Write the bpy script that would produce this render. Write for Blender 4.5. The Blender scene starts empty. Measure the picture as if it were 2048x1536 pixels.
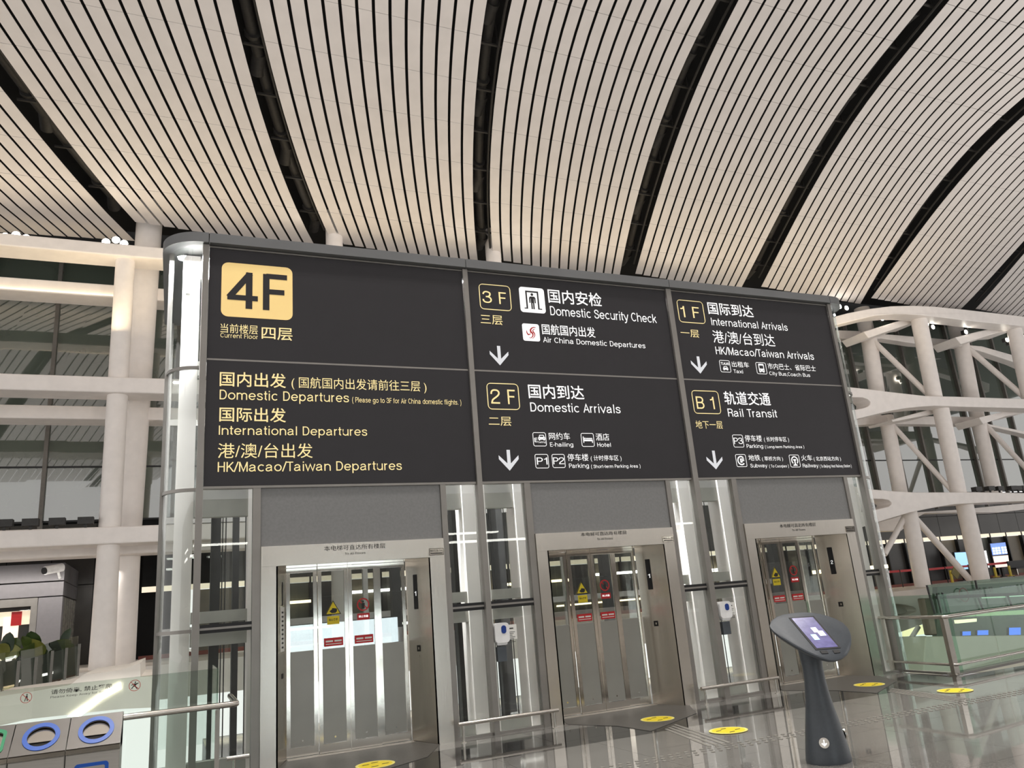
import bpy, bmesh, math, random
from mathutils import Vector, Matrix
from mathutils.geometry import tessellate_polygon
random.seed(7)
scn = bpy.context.scene
COL = scn.collection
pi = math.pi

# ------------------------------------------------------------------ camera
H = 1.65
FPX = 1550.97
CR = Vector((0.91911982, -0.38544389, -0.08155835))
CU = Vector((-0.03283265, -0.28122907, 0.95907884))
CF = Vector((0.39260766, 0.8788306, 0.27113835))
CAM = Vector((0, 0, H))
cd = bpy.data.cameras.new('camera')
cd.sensor_fit = 'HORIZONTAL'; cd.sensor_width = 36.0; cd.lens = 36.0 * FPX / 2048.0
cd.clip_start = 0.05; cd.clip_end = 500
cam = bpy.data.objects.new('camera', cd); COL.objects.link(cam)
cam.matrix_world = Matrix(((CR.x, CU.x, -CF.x, 0), (CR.y, CU.y, -CF.y, 0), (CR.z, CU.z, -CF.z, H), (0, 0, 0, 1)))
scn.camera = cam

# ------------------------------------------------------------------ world, exposure, large lights
w = bpy.data.worlds.new('hall_ambient'); scn.world = w; w.use_nodes = True
bg = w.node_tree.nodes['Background']
bg.inputs[0].default_value = (1.0, 0.975, 0.95, 1); bg.inputs[1].default_value = 0.95
scn.view_settings.view_transform = 'Standard'; scn.view_settings.look = 'None'
scn.view_settings.gamma = 1.0; scn.view_settings.use_curve_mapping = False
scn.view_settings.exposure = 0.45

def area(name, loc, target, sx, sy, power, col):
    l = bpy.data.lights.new(name, 'AREA'); l.shape = 'RECTANGLE'; l.size = sx; l.size_y = sy
    l.energy = power; l.color = col
    o = bpy.data.objects.new(name, l); COL.objects.link(o); o.location = loc
    o.rotation_euler = (Vector(target) - Vector(loc)).to_track_quat('-Z', 'Y').to_euler()
    return o
WARM = (1.0, 0.91, 0.80)
# unseen lamps added to brighten the vault, over the tower roof and around the hall
area('vault_fill_tower', (6, 12.0, 7.1), (9, 20, 23), 9, 1.6, 900, (1.0, .955, .91))
area('vault_fill_a', (-14, 2, 5.0), (-14, 2.01, 24), 6, 4, 650, (1.0, .955, .91))
area('vault_fill_b', (26, 2, 5.0), (26, 2.01, 24), 6, 4, 650, (1.0, .955, .91))
area('vault_fill_c', (6, -12, 5.0), (6, -11.99, 24), 10, 4, 750, (1.0, .955, .91))
area('vault_fill_d', (42, 17, 3.6), (42, 17.01, 24), 8, 4, 1100, (1.0, .955, .91))
for _x in (-12, -1, 10, 21, 32, 43):
    area('uplight_edge', (_x, 36.2, 15.0), (_x - .5, 35.0, 22), 10, .5, 170, (1.0, .80, .50))

area('uplight_edge', (-9, 40.6, 18.0), (-9, 40.4, 22), 12, .5, 60, (1.0, .80, .50))
area('pavilion_fill', (-7, 40.3, 4.5), (-7, 41.7, 1.0), 9, .3, 110, (1.0, .95, .88))  # unseen light added to brighten the grey pavilion front
# unseen spots added at ceiling height to brighten the floor (cans built below)
DOWN = [(1.1, 14.0), (6.9, 15.0), (15.5, 13.0), (-2.0, 6.0), (3.2, 5.0), (12.0, 4.0), (21.5, 8.0), (8.0, -4.0)]
for _x, _y in DOWN:
    l = bpy.data.lights.new('floor_fill_lamp', 'SPOT'); l.energy = 3600; l.spot_size = math.radians(95); l.spot_blend = .9; l.shadow_soft_size = .3; l.color = (1.0, .96, .91)
    o = bpy.data.objects.new('floor_fill_lamp', l); COL.objects.link(o); o.location = (_x, _y, 23.7)

# ------------------------------------------------------------------ helpers
def ray(px, py):
    return CF + CR * ((px - 1024) / FPX) - CU * ((py - 768) / FPX)
def PY(px, py, Y=10.4):
    d = ray(px, py); return CAM + d * (Y / d.y)
def PZ(px, py, z=0.0):
    d = ray(px, py); return CAM + d * ((z - H) / d.z)
def PL(px, py, p0, n):
    d = ray(px, py); return CAM + d * ((Vector(p0) - CAM).dot(n) / d.dot(n))
def Zm(ox, oy, s):
    return lambda x, y: (ox + x / s, oy + y / s)
def lin(c):
    return tuple((v / 12.92 if v <= .04045 else ((v + .055) / 1.055) ** 2.4) for v in c)
def rgb(r, g, b):
    return lin((r / 255, g / 255, b / 255))

MATS = {}
def mat(name, col, rough=.5, metal=0.0, vary=.06, scale=6.0, bump=0.0, emit=0.0, spec=.5, stretch=None, ecol=None, col2=None, rvar=0.0):
    m = bpy.data.materials.new(name); m.use_nodes = True
    nt = m.node_tree; b = nt.nodes['Principled BSDF']
    tc = nt.nodes.new('ShaderNodeTexCoord'); mp = nt.nodes.new('ShaderNodeMapping')
    nt.links.new(tc.outputs['Object'], mp.inputs[0])
    if stretch: mp.inputs['Scale'].default_value = stretch
    nz = nt.nodes.new('ShaderNodeTexNoise'); nz.inputs['Scale'].default_value = scale; nz.inputs['Detail'].default_value = 4
    nt.links.new(mp.outputs[0], nz.inputs[0])
    rp = nt.nodes.new('ShaderNodeValToRGB')
    c2 = col2 if col2 else tuple(min(1, v * (1 + vary)) for v in col)
    c1 = tuple(v * (1 - vary) for v in col)
    rp.color_ramp.elements[0].position = .35; rp.color_ramp.elements[1].position = .65
    rp.color_ramp.elements[0].color = (*c1, 1); rp.color_ramp.elements[1].color = (*c2, 1)
    nt.links.new(nz.outputs[0], rp.inputs[0]); nt.links.new(rp.outputs[0], b.inputs['Base Color'])
    b.inputs['Roughness'].default_value = rough; b.inputs['Metallic'].default_value = metal
    b.inputs['Specular IOR Level'].default_value = spec
    if rvar:
        mr = nt.nodes.new('ShaderNodeMapRange'); mr.inputs[3].default_value = rough - rvar; mr.inputs[4].default_value = rough + rvar
        nt.links.new(nz.outputs[0], mr.inputs[0]); nt.links.new(mr.outputs[0], b.inputs['Roughness'])
    if bump:
        bp = nt.nodes.new('ShaderNodeBump'); bp.inputs['Strength'].default_value = bump; bp.inputs['Distance'].default_value = .01
        nt.links.new(nz.outputs[0], bp.inputs['Height']); nt.links.new(bp.outputs[0], b.inputs['Normal'])
    if emit:
        b.inputs['Emission Color'].default_value = (*(ecol or col), 1); b.inputs['Emission Strength'].default_value = emit
    MATS[name] = m; return m
def glass(name, tint, refl=1.5, gcol=(1, 1, 1), rough=.0):
    m = bpy.data.materials.new(name); m.use_nodes = True; nt = m.node_tree
    for n in list(nt.nodes): nt.nodes.remove(n)
    out = nt.nodes.new('ShaderNodeOutputMaterial'); mx = nt.nodes.new('ShaderNodeMixShader')
    tr = nt.nodes.new('ShaderNodeBsdfTransparent'); gl = nt.nodes.new('ShaderNodeBsdfGlossy'); lw = nt.nodes.new('ShaderNodeLayerWeight'); pw = nt.nodes.new('ShaderNodeMath'); fr = nt.nodes.new('ShaderNodeMapRange')
    nz = nt.nodes.new('ShaderNodeTexNoise'); nz.inputs['Scale'].default_value = 1.3
    rp = nt.nodes.new('ShaderNodeValToRGB')
    rp.color_ramp.elements[0].color = (*[v * .97 for v in tint], 1); rp.color_ramp.elements[1].color = (*tint, 1)
    tc = nt.nodes.new('ShaderNodeTexCoord'); nt.links.new(tc.outputs['Object'], nz.inputs[0])
    nt.links.new(nz.outputs[0], rp.inputs[0]); nt.links.new(rp.outputs[0], tr.inputs[0])
    f0 = ((refl - 1) / (refl + 1)) ** 2
    lw.inputs[0].default_value = .5; pw.operation = 'POWER'; pw.inputs[1].default_value = 5.0
    nt.links.new(lw.outputs['Facing'], pw.inputs[0]); nt.links.new(pw.outputs[0], fr.inputs[0]); fr.inputs[3].default_value = f0; fr.inputs[4].default_value = .9
    gl.inputs[0].default_value = (*gcol, 1); gl.inputs['Roughness'].default_value = rough
    nt.links.new(fr.outputs[0], mx.inputs[0]); nt.links.new(tr.outputs[0], mx.inputs[1]); nt.links.new(gl.outputs[0], mx.inputs[2])
    nt.links.new(mx.outputs[0], out.inputs[0]); MATS[name] = m; return m

WHITE = mat('white_painted_steel', rgb(240, 233, 228), .45, vary=.03, scale=2)
PLANK = mat('plank_white', rgb(217, 211, 208), .55, vary=.035, scale=.9)
VOID = mat('void_black', rgb(7, 7, 8), .9, vary=.2)
DUCT = mat('duct_dark', rgb(40, 38, 36), .6, vary=.2)
POST = mat('post_grey', rgb(146, 142, 137), .38, metal=.55, vary=.05, scale=3)
CAPG = mat('cap_grey', rgb(118, 119, 120), .42, metal=.3, vary=.05, scale=2)
PANELG = mat('panel_grey', rgb(134, 134, 134), .55, metal=.15, vary=.05, scale=30)
SIGN = mat('sign_dark', rgb(49, 47, 50), .42, vary=.03, scale=3, spec=.35)
GOLD = mat('sign_gold', rgb(247, 214, 142), .5, vary=.02, emit=.25, ecol=rgb(247, 214, 142))
GOLDT = mat('letter_gold', rgb(246, 226, 165), .5, vary=.02, emit=.32, ecol=rgb(250, 228, 165))
WHT = mat('letter_white', rgb(245, 245, 245), .5, vary=.02, emit=.45, ecol=(.95, .95, .95))
ARROW = mat('letter_silver', rgb(222, 224, 230), .5, vary=.02, emit=.25, ecol=(.8, .82, .86))
STEEL = mat('brushed_steel', rgb(214, 208, 199), .27, metal=1, vary=.06, scale=4, stretch=(60, 60, .6), bump=.04)
STEELP = mat('polished_steel', rgb(218, 212, 202), .13, metal=1, vary=.05, scale=2.5, bump=.10)
STEELD = mat('door_panel_grey', rgb(160, 160, 153), .35, metal=.15, vary=.03, scale=3)
PIPE = mat('rail_steel', rgb(205, 200, 192), .2, metal=1, vary=.04, scale=10)
BLACK = mat('black_rubber', rgb(18, 18, 20), .5, vary=.1)
DARKM = mat('dark_rail_metal', rgb(58, 57, 56), .5, metal=.4, vary=.1)
CLEAR = glass('clear_glass', (.95, .97, .96), 1.5)
DOORGL = glass('door_glass', (.74, .76, .74), 2.15)
GREENGL = glass('green_glass', (.80, .90, .85), 1.5)
FROSTB = glass('sign_band_glass', (.84, .89, .86), 1.6)

def wlight(name, col, s):
    return mat(name, col, .5, emit=s, ecol=col, vary=.01)
LAMP = wlight('lamp_white', (1.0, .95, .84), 20)
LAMPW = wlight('lamp_warm', (1.0, .80, .45), 5)
STRIP = wlight('strip_light', (1.0, .97, .90), 8)

class MB:
    def __init__(s): s.v = []; s.f = []; s.sm = False
    def add(s, vs, fs):
        n = len(s.v); s.v += [Vector(v) for v in vs]; s.f += [tuple(i + n for i in f) for f in fs]; return s
    def box(s, x0, x1, y0, y1, z0, z1):
        return s.add([(x0, y0, z0), (x1, y0, z0), (x1, y1, z0), (x0, y1, z0), (x0, y0, z1), (x1, y0, z1), (x1, y1, z1), (x0, y1, z1)],
                     [(3, 2, 1, 0), (4, 5, 6, 7), (0, 1, 5, 4), (1, 2, 6, 5), (2, 3, 7, 6), (3, 0, 4, 7)])
    def prism(s, loops, fn, depth):
        """loops of 2D points (first outer, rest holes) -> fn(a,b) world point, swept along depth vector"""
        loops3 = [[Vector((a, b, 0)) for a, b in l] for l in loops]
        tris = tessellate_polygon(loops3)
        flat = [p for l in loops for p in l]
        A = [Vector(fn(*p)) for p in flat]; dv = Vector(depth); B = [p + dv for p in A]; n = len(A)
        fs = [tuple(t) for t in tris] + [tuple(i + n for i in reversed(t)) for t in tris]
        k = 0
        for l in loops:
            m = len(l)
            for i in range(m):
                a, b = k + i, k + (i + 1) % m; fs.append((a, b, b + n, a + n))
            k += m
        return s.add(A + B, fs)
    def tube(s, pts, r, n=10, cap=True):
        pts = [Vector(p) for p in pts]; rr = r if isinstance(r, (list, tuple)) else [r] * len(pts)
        rings = []
        for i, p in enumerate(pts):
            d = (pts[min(i + 1, len(pts) - 1)] - pts[max(i - 1, 0)]).normalized()
            a = Vector((0, 0, 1)) if abs(d.z) < .9 else Vector((1, 0, 0))
            u = d.cross(a).normalized(); v = d.cross(u).normalized()
            rings.append([p + (u * math.cos(2 * pi * k / n) + v * math.sin(2 * pi * k / n)) * rr[i] for k in range(n)])
        vs = [q for rg in rings for q in rg]; fs = []
        for i in range(len(pts) - 1):
            for k in range(n):
                fs.append((i * n + k, i * n + (k + 1) % n, (i + 1) * n + (k + 1) % n, (i + 1) * n + k))
        if cap: fs += [tuple(range(n - 1, -1, -1)), tuple((len(pts) - 1) * n + k for k in range(n))]
        s.sm = True
        return s.add(vs, fs)
    def arc(s, cx, cy, r, a0, a1, z0, z1, th=.03, n=14):
        """curved upright sheet"""
        vs = []; fs = []
        for i in range(n + 1):
            a = a0 + (a1 - a0) * i / n; c, q = math.cos(a), math.sin(a)
            for R in (r, r - th):
                for z in (z0, z1): vs.append((cx + R * c, cy + R * q, z))
        for i in range(n):
            o, p = i * 4, i * 4 + 4
            fs += [(o, p, p + 1, o + 1), (o + 2, o + 3, p + 3, p + 2), (o + 1, p + 1, p + 3, o + 3), (o, o + 2, p + 2, p)]
        fs += [(0, 1, 3, 2), (n * 4, n * 4 + 2, n * 4 + 3, n * 4 + 1)]
        s.sm = True
        return s.add(vs, fs)
    def quad(s, a, b, c, d, depth):
        A = [Vector(p) for p in (a, b, c, d)]; dv = Vector(depth); B = [p + dv for p in A]
        return s.add(A + B, [(0, 1, 2, 3), (7, 6, 5, 4), (0, 4, 5, 1), (1, 5, 6, 2), (2, 6, 7, 3), (3, 7, 4, 0)])
    def build(s, name, m, parent=None, smooth=None):
        me = bpy.data.meshes.new(name)
        if parent is not None: org = wl(parent)
        else:
            xs = [v.x for v in s.v]; ys = [v.y for v in s.v]; zs = [v.z for v in s.v]
            org = Vector(((min(xs) + max(xs)) / 2, (min(ys) + max(ys)) / 2, min(zs)))
        me.from_pydata([v - org for v in s.v], [], s.f)
        bm = bmesh.new(); bm.from_mesh(me); bmesh.ops.recalc_face_normals(bm, faces=bm.faces); bm.to_mesh(me); bm.free()
        me.materials.append(m)
        if s.sm if smooth is None else smooth:
            for p in me.polygons: p.use_smooth = True
            me.set_sharp_from_angle(angle=math.radians(38))
        o = bpy.data.objects.new(name, me); COL.objects.link(o)
        if parent is not None: o.parent = parent
        else: o.location = org
        return o

def wl(o):
    v = Vector(o.location)
    while o.parent: o = o.parent; v += Vector(o.location)
    return v
def tag(o, label=None, cat=None, group=None, kind=None):
    if label: o['label'] = label
    if cat: o['category'] = cat
    if group: o['group'] = group
    if kind: o['kind'] = kind
    return o
def empty(name, loc, label=None, cat=None, group=None, kind=None):
    o = bpy.data.objects.new(name, None); COL.objects.link(o); o.location = loc; o.empty_display_size = .2
    return tag(o, label, cat, group, kind)
def bx(name, m, parent, *d): return MB().box(*d).build(name, m, parent)
def plab(o, l): o['label'] = l; return o

# text: queued, turned into meshes in one pass at the end
TXT = []
def text(s, parent, m, X0, X1, Z0, Z1, place, weight=0.0, name='lettering', latin=None):
    TXT.append((s, parent, m, X0, X1, Z0, Z1, place, weight, name))
# monoline grotesque letters: strokes on a grid with cap height 100
def _cr(pts, n=5):
    out = []
    for i in range(len(pts) - 1):
        p0, p1, p2, p3 = pts[max(0, i - 1)], pts[i], pts[i + 1], pts[min(len(pts) - 1, i + 2)]
        for k in range(n):
            t = k / n; f = lambda j: .5 * (2 * p1[j] + (p2[j] - p0[j]) * t + (2 * p0[j] - 5 * p1[j] + 4 * p2[j] - p3[j]) * t * t + (3 * p1[j] - p0[j] - 3 * p2[j] + p3[j]) * t ** 3)
            out.append((f(0), f(1)))
    return out + [pts[-1]]
def _ar(cx, cy, rx, ry, a0, a1):
    n = max(4, int(abs(a1 - a0) / 18)); return [(cx + rx * math.cos(math.radians(a0 + (a1 - a0) * i / n)), cy + ry * math.sin(math.radians(a0 + (a1 - a0) * i / n))) for i in range(n + 1)]
_bowl = lambda x: _ar(x, 36.5, 26, 31, 0, 360)
_st = lambda x, a=0, b=73: [(x, a), (x, b)]
GLY = {
 'A': (70, [[(5, 0), (35, 94), (65, 0)], [(15, 32), (55, 32)]]),
 'B': (70, [_st(12, 0, 100), [(12, 94), (40, 94)] + _ar(40, 72.5, 20, 21.5, 80, -80) + [(40, 51), (12, 51)], [(40, 51)] + _ar(42, 28.5, 21, 22.5, 80, -80) + [(42, 6), (12, 6)]]),
 'C': (77, [_ar(39, 50, 32, 44, 42, 318)]),
 'D': (76, [_st(12, 0, 100), [(12, 94), (36, 94)] + _ar(37, 50, 28, 44, 84, -84) + [(36, 6), (12, 6)]]),
 'E': (66, [_st(12, 0, 100), [(12, 94), (60, 94)], [(12, 52), (56, 52)], [(12, 6), (61, 6)]]),
 'F': (61, [_st(12, 0, 100), [(12, 94), (58, 94)], [(12, 51), (52, 51)]]),
 'H': (74, [_st(12, 0, 100), _st(62, 0, 100), [(12, 52), (62, 52)]]),
 'I': (28, [_st(14, 0, 100)]),
 'K': (70, [_st(12, 0, 100), [(62, 98), (12, 38)], [(29, 57), (65, 2)]]),
 'L': (57, [_st(12, 0, 100), [(12, 6), (54, 6)]]),
 'M': (86, [_st(11, 0, 100), _st(75, 0, 100), [(11, 97), (43, 6), (75, 97)]]),
 'N': (74, [_st(11, 0, 100), _st(63, 0, 100), [(12, 97), (62, 3)]]),
 'P': (67, [_st(12, 0, 100), [(12, 94), (40, 94)] + _ar(41, 70, 20, 24, 84, -84) + [(40, 46), (12, 46)]]),
 'R': (72, [_st(12, 0, 100), [(12, 94), (42, 94)] + _ar(43, 72, 20, 22, 84, -84) + [(42, 50), (12, 50)], _cr([(44, 50), (55, 44), (60, 32), (61, 12), (65, 1)])]),
 'S': (68, [_cr([(57, 70), (54, 84), (44, 92), (33, 94), (20, 91), (11, 82), (12, 68), (22, 58), (36, 53), (50, 47), (59, 37), (58, 20), (48, 9), (34, 6), (19, 9), (10, 18), (8, 31)], 3)]),
 'T': (62, [[(2, 94), (60, 94)], [(31, 94), (31, 0)]]),
 'W': (96, [[(4, 99), (25, 5), (48, 96), (71, 5), (92, 99)]]),
 'X': (66, [[(5, 99), (61, 1)], [(61, 99), (5, 1)]]),
 'a': (76, [_ar(34, 46, 22, 21.5, 165, 0) + [(56, 14)] + _ar(64, 14, 8, 8, 180, 260), _cr([(56, 42), (44, 40), (26, 37), (13, 30), (10, 20), (15, 9), (27, 5.5), (40, 8), (52, 18), (56, 28)], 3)]),
 'b': (77, [_st(12, 0, 100), _bowl(38)]), 'd': (77, [_st(64, 0, 100), _bowl(38)]),
 'p': (77, [_st(12, -28, 73), _bowl(38)]), 'q': (77, [_st(64, -28, 73), _bowl(38)]),
 'c': (69, [_ar(37, 36.5, 27, 31, 45, 315)]),
 'e': (76, [_ar(38, 36.5, 27.5, 31, 0, 322), [(10, 36.5), (65, 36.5)]]),
 'f': (38, [[(17, 0), (17, 80)] + _ar(31, 80, 14, 14, 180, 80), [(3, 68), (33, 68)]]),
 'g': (77, [[(63, 73), (63, -2)] + _ar(37, -2, 26, 21, 0, -160), _ar(37, 38, 26, 29.5, 0, 360)]),
 'h': (74, [_st(12, 0, 100), [(12, 40)] + _ar(36.5, 43, 24.5, 24.5, 180, 0) + [(61, 0)]]),
 'n': (74, [_st(12), [(12, 40)] + _ar(36.5, 43, 24.5, 24.5, 180, 0) + [(61, 0)]]),
 'm': (108, [_st(11), [(11, 44)] + _ar(32, 46, 21, 21.5, 180, 0) + [(53, 0)], [(53, 44)] + _ar(74, 46, 21, 21.5, 180, 0) + [(95, 0)]]),
 'u': (74, [[(12, 73), (12, 30)] + _ar(36.5, 30, 24.5, 24.5, 180, 360) + [(61, 40)], _st(61)]),
 'i': (30, [_st(14), _st(14, 87, 100)]), 'l': (30, [_st(14, 0, 100)]),
 'j': (30, [[(14, 73), (14, -12)] + _ar(3, -12, 11, 11, 0, -80), _st(14, 87, 100)]),
 'k': (68, [_st(12, 0, 100), [(54, 72), (12, 28)], [(27, 44), (58, 1)]]),
 'o': (77, [_ar(38, 36.5, 28, 31, 0, 360)]),
 'r': (46, [_st(12), [(12, 38)] + _ar(34, 44, 22, 23, 180, 84)]),
 's': (67, [_cr([(53, 52), (48, 64), (33, 67.5), (17, 64), (12, 54), (18, 44), (34, 38), (48, 32), (54, 21), (48, 9), (32, 5.5), (16, 9), (9, 22)], 3)]),
 't': (38, [[(17, 95), (17, 18)] + _ar(29, 18, 12, 12, 180, 275), [(3, 68), (34, 68)]]),
 'v': (66, [[(4, 73), (33, 4), (62, 73)]]), 'w': (94, [[(4, 73), (25, 4), (47, 70), (69, 4), (90, 73)]]),
 'x': (64, [[(6, 73), (58, 0)], [(58, 73), (6, 0)]]),
 'y': (66, [[(4, 73), (34, 5)], [(62, 73), (31, -14), (22, -22), (8, -22)]]),
 '1': (56, [_st(37, 0, 100), _cr([(12, 75), (24, 77), (33, 84), (37, 97)])]),
 '2': (74, [_cr([(10, 66), (13, 82), (23, 92), (37, 94), (52, 91), (61, 80), (60, 66), (50, 53), (32, 39), (18, 27), (11, 8)], 3), [(6, 6), (65, 6)]]),
 '3': (74, [_cr([(10, 72), (16, 87), (28, 94), (42, 93), (55, 86), (58, 74), (53, 61), (42, 54), (28, 53)], 3), _cr([(40, 53.5), (56, 46), (63, 33), (60, 17), (48, 8), (34, 6), (20, 9), (11, 19), (9, 31)], 3)]),
 '4': (76, [_st(51, 0, 100), [(53, 97), (9, 29)], [(5, 29), (70, 29)]]),
 '/': (38, [[(2, -2), (36, 102)]]),
 '(': (38, [_cr([(30, 104), (16, 76), (10, 38), (16, 0), (30, -28)])]), ')': (38, [_cr([(8, 104), (22, 76), (28, 38), (22, 0), (8, -28)])]),
 '.': (30, [_st(14, 0, 13)]), ',': (30, [[(14, 12), (14, -2), (8, -15)]]), '-': (40, [[(4, 36), (36, 36)]]), ' ': (38, [])}
def stroke_text(st, w):
    vs, fs, lv, ci = [], [], [], []; x = 0; h = w / 2
    for cn, ch in enumerate(st):
        adv, strokes = GLY.get(ch, GLY[' '])
        for si, pl in enumerate(strokes):
            n = len(pl); lv += [si] * (2 * n); closed = math.hypot(pl[0][0] - pl[-1][0], pl[0][1] - pl[-1][1]) < .01
            b = len(vs)
            for i, (a, c) in enumerate(pl):
                pi_ = pl[i - 1] if i else (pl[-2] if closed else None); ni = pl[i + 1] if i < n - 1 else (pl[1] if closed else None)
                ds = []
                for p, q in ((pi_, (a, c)), ((a, c), ni)):
                    if p and q:
                        L = math.hypot(q[0] - p[0], q[1] - p[1]) or 1; ds.append(((q[0] - p[0]) / L, (q[1] - p[1]) / L))
                d = ds[0] if len(ds) == 1 else (ds[0][0] + ds[1][0], ds[0][1] + ds[1][1])
                L = math.hypot(*d) or 1; d = (d[0] / L, d[1] / L)
                k = h if len(ds) == 1 else h / max(.45, abs(d[0] * ds[0][0] + d[1] * ds[0][1]))
                vs += [(x + a - d[1] * k, c + d[0] * k), (x + a + d[1] * k, c - d[0] * k)]
            for i in range(n - 1): fs.append((b + 2 * i, b + 2 * i + 1, b + 2 * i + 3, b + 2 * i + 2)); ci.append(cn)
        x += adv
    return vs, fs, lv, ci
def flush_text():
    obs = []
    cache = {}
    lat = [t for t in TXT if not any(ord(c) > 0x2e80 for c in t[0])]
    cj = [t for t in TXT if any(ord(c) > 0x2e80 for c in t[0])]
    for (s, parent, m, X0, X1, Z0, Z1, place, wt, name) in lat:
        vs, fs, lv, ci = stroke_text(s, 10.6 + wt * 170)
        xs_ = [v[0] for v in vs]; a, b = min(xs_), max(xs_); org = wl(parent)
        vv = [Vector(place(X0 + (x - a) / (b - a) * (X1 - X0), Z0 + y / 100 * (Z1 - Z0))) - org for x, y in vs]
        e0 = Vector(place(X0, Z0)); nv = (Vector(place(X0 + .01, Z0)) - e0).cross(Vector(place(X0, Z0 + .01)) - e0).normalized() * .0005
        vv = [v + nv * k for v, k in zip(vv, lv)]
        split = sorted(set(ci)) if len(set(ci)) <= 2 else [None]
        for cid in split:
            gfs = [f for f, c in zip(fs, ci) if cid is None or c == cid]
            used = sorted({i for f in gfs for i in f}); ix = {v: k for k, v in enumerate(used)}
            nm = bpy.data.meshes.new(name); nm.from_pydata([vv[i] for i in used], [], [tuple(ix[i] for i in f) for f in gfs]); nm.materials.append(m)
            ob = bpy.data.objects.new(name, nm); COL.objects.link(ob); ob.parent = parent
    for t in cj:
        s = t[0]; cjk = True
        c = bpy.data.curves.new('txt', 'FONT'); c.body = s; c.size = 1; c.resolution_u = 3; c.offset = t[8]
        o = bpy.data.objects.new('txt', c); COL.objects.link(o); obs.append((o, cjk))
    bpy.context.view_layer.update(); dg = bpy.context.evaluated_depsgraph_get()
    for (o, cjk), (s, parent, m, X0, X1, Z0, Z1, place, wt, name) in zip(obs, cj):
        me = bpy.data.meshes.new_from_object(o.evaluated_get(dg))
        xs = [v.co.x for v in me.vertices]; a, b = min(xs), max(xs)
        r0, r1 = (-.08 - wt, .80 + wt) if cjk else (-wt, .682 + wt)
        org = wl(parent)
        vs = [Vector(place(X0 + (v.co.x - a) / (b - a) * (X1 - X0), Z0 + (v.co.y - r0) / (r1 - r0) * (Z1 - Z0))) - org for v in me.vertices]
        fs = [tuple(p.vertices) for p in me.polygons]
        groups = [fs]
        if len(s) == 2:          # two-character words: one object for each character
            groups = [[f for f in fs if (me.vertices[f[0]].co.x >= 1) == bool(k)] for k in (0, 1)]
        for gfs in groups:
            used = sorted({i for f in gfs for i in f}); ix = {v: k for k, v in enumerate(used)}
            nm = bpy.data.meshes.new(name); nm.from_pydata([vs[i] for i in used], [], [tuple(ix[i] for i in f) for f in gfs]); nm.materials.append(m)
            ob = bpy.data.objects.new(name, nm); COL.objects.link(ob); ob.parent = parent
        bpy.data.meshes.remove(me); bpy.data.objects.remove(o)

def rrect(x0, x1, z0, z1, r, n=5):
    o = []
    for cx, cz, a in ((x1 - r, z1 - r, 0), (x0 + r, z1 - r, pi / 2), (x0 + r, z0 + r, pi), (x1 - r, z0 + r, 1.5 * pi)):
        for i in range(n + 1):
            t = a + pi / 2 * i / n; o.append((cx + r * math.cos(t), cz + r * math.sin(t)))
    return o
def circ(cx, cz, r, n=24, rz=None):
    rz = rz or r
    return [(cx + r * math.cos(2 * pi * i / n), cz + rz * math.sin(2 * pi * i / n)) for i in range(n)]

# ================================================================== STRUCTURE
# ---- floor
YT = 10.4                       # tower front plane
TL, TR = .213, 11.45            # ends of the flat front
RC = .38                        # corner radius
FLOOR = mat('granite_light', rgb(122, 120, 116), .035, vary=.14, scale=55, spec=1.0, rvar=.02)
GRAN_D = mat('granite_dark', rgb(50, 49, 48), .05, vary=.6, scale=40, spec=.9)
MATD = mat('entrance_mat', rgb(88, 85, 81), .45, vary=.12, scale=60, bump=.3)
TACT = mat('tactile_stone', rgb(136, 133, 126), .5, vary=.12, scale=40)
floor = MB().box(-22, 34, -40, 9.17, -.5, -.012)
floor.box(.50, 11.27, 9.17, 14.2, -.5, -.012)
floor = tag(floor.build('floor', mat('floor_joint', rgb(58, 57, 55), .3), None), 'polished grey granite hall floor', None, kind='structure')
def slab(x0, x1, y0, y1, m, name='granite_slab'):
    j = .002
    return bx(name, m, floor, x0 + j, x1 - j, y0 + j, y1 - j, -.012, 0)
xs = [-22, -10] + [-4.2 + 1.26 * i for i in range(16)] + [22, 34]
ys = [-40, -10, 0, 3.4, 4.3, 5.2, 6.1, 7.0, 7.9, 8.81]
for i in range(len(xs) - 1):
    for k in range(len(ys) - 1):
        slab(xs[i], xs[i + 1], ys[k], ys[k + 1], FLOOR)
for i in range(len(xs) - 1):
    slab(xs[i], xs[i + 1], 8.81, 9.17, GRAN_D)
xi = [.50, 1.76, 3.02, 4.28, 5.54, 6.8, 8.06, 9.32, 10.58, 11.27]
for i in range(9):
    slab(xi[i], xi[i + 1], 9.17, 9.90, GRAN_D)
    slab(xi[i], xi[i + 1], 9.90, 10.40, FLOOR)
slab(.50, 11.27, 10.40, 14.2, FLOOR)
LIFTS = [2.18, 6.00, 9.78]
for cx in LIFTS:
    sh = [(cx - 1.0, 10.30), (cx - .82, 10.86), (cx + .82, 10.86), (cx + 1.0, 10.30), (cx + .62, 9.60), (cx - .55, 8.92), (cx - .62, 9.60)]
    MB().prism([sh], lambda a, b: (a, b, .001), (0, 0, .004)).build('entrance_mat', MATD, floor)
    # tactile guide bars leading from the mat
    for q in range(4):
        d = q * .085
        MB().quad((cx - .36 + d, 8.9 + d * .7, .0), (cx - .32 + d, 8.9 + d * .7, 0), (cx - .62 + d, 7.6, 0), (cx - .66 + d, 7.6, 0), (0, 0, .004)).build('guide_bar', TACT, floor)
for k in range(96):
    x = 3.0 + k * .1
    for q in range(3):
        MB().prism([circ(x + q * .05, 7.34 + q * .10, .024, 6)], lambda a, b: (a, b, 0), (0, 0, .005)).build('guide_stud', TACT, floor)

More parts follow.
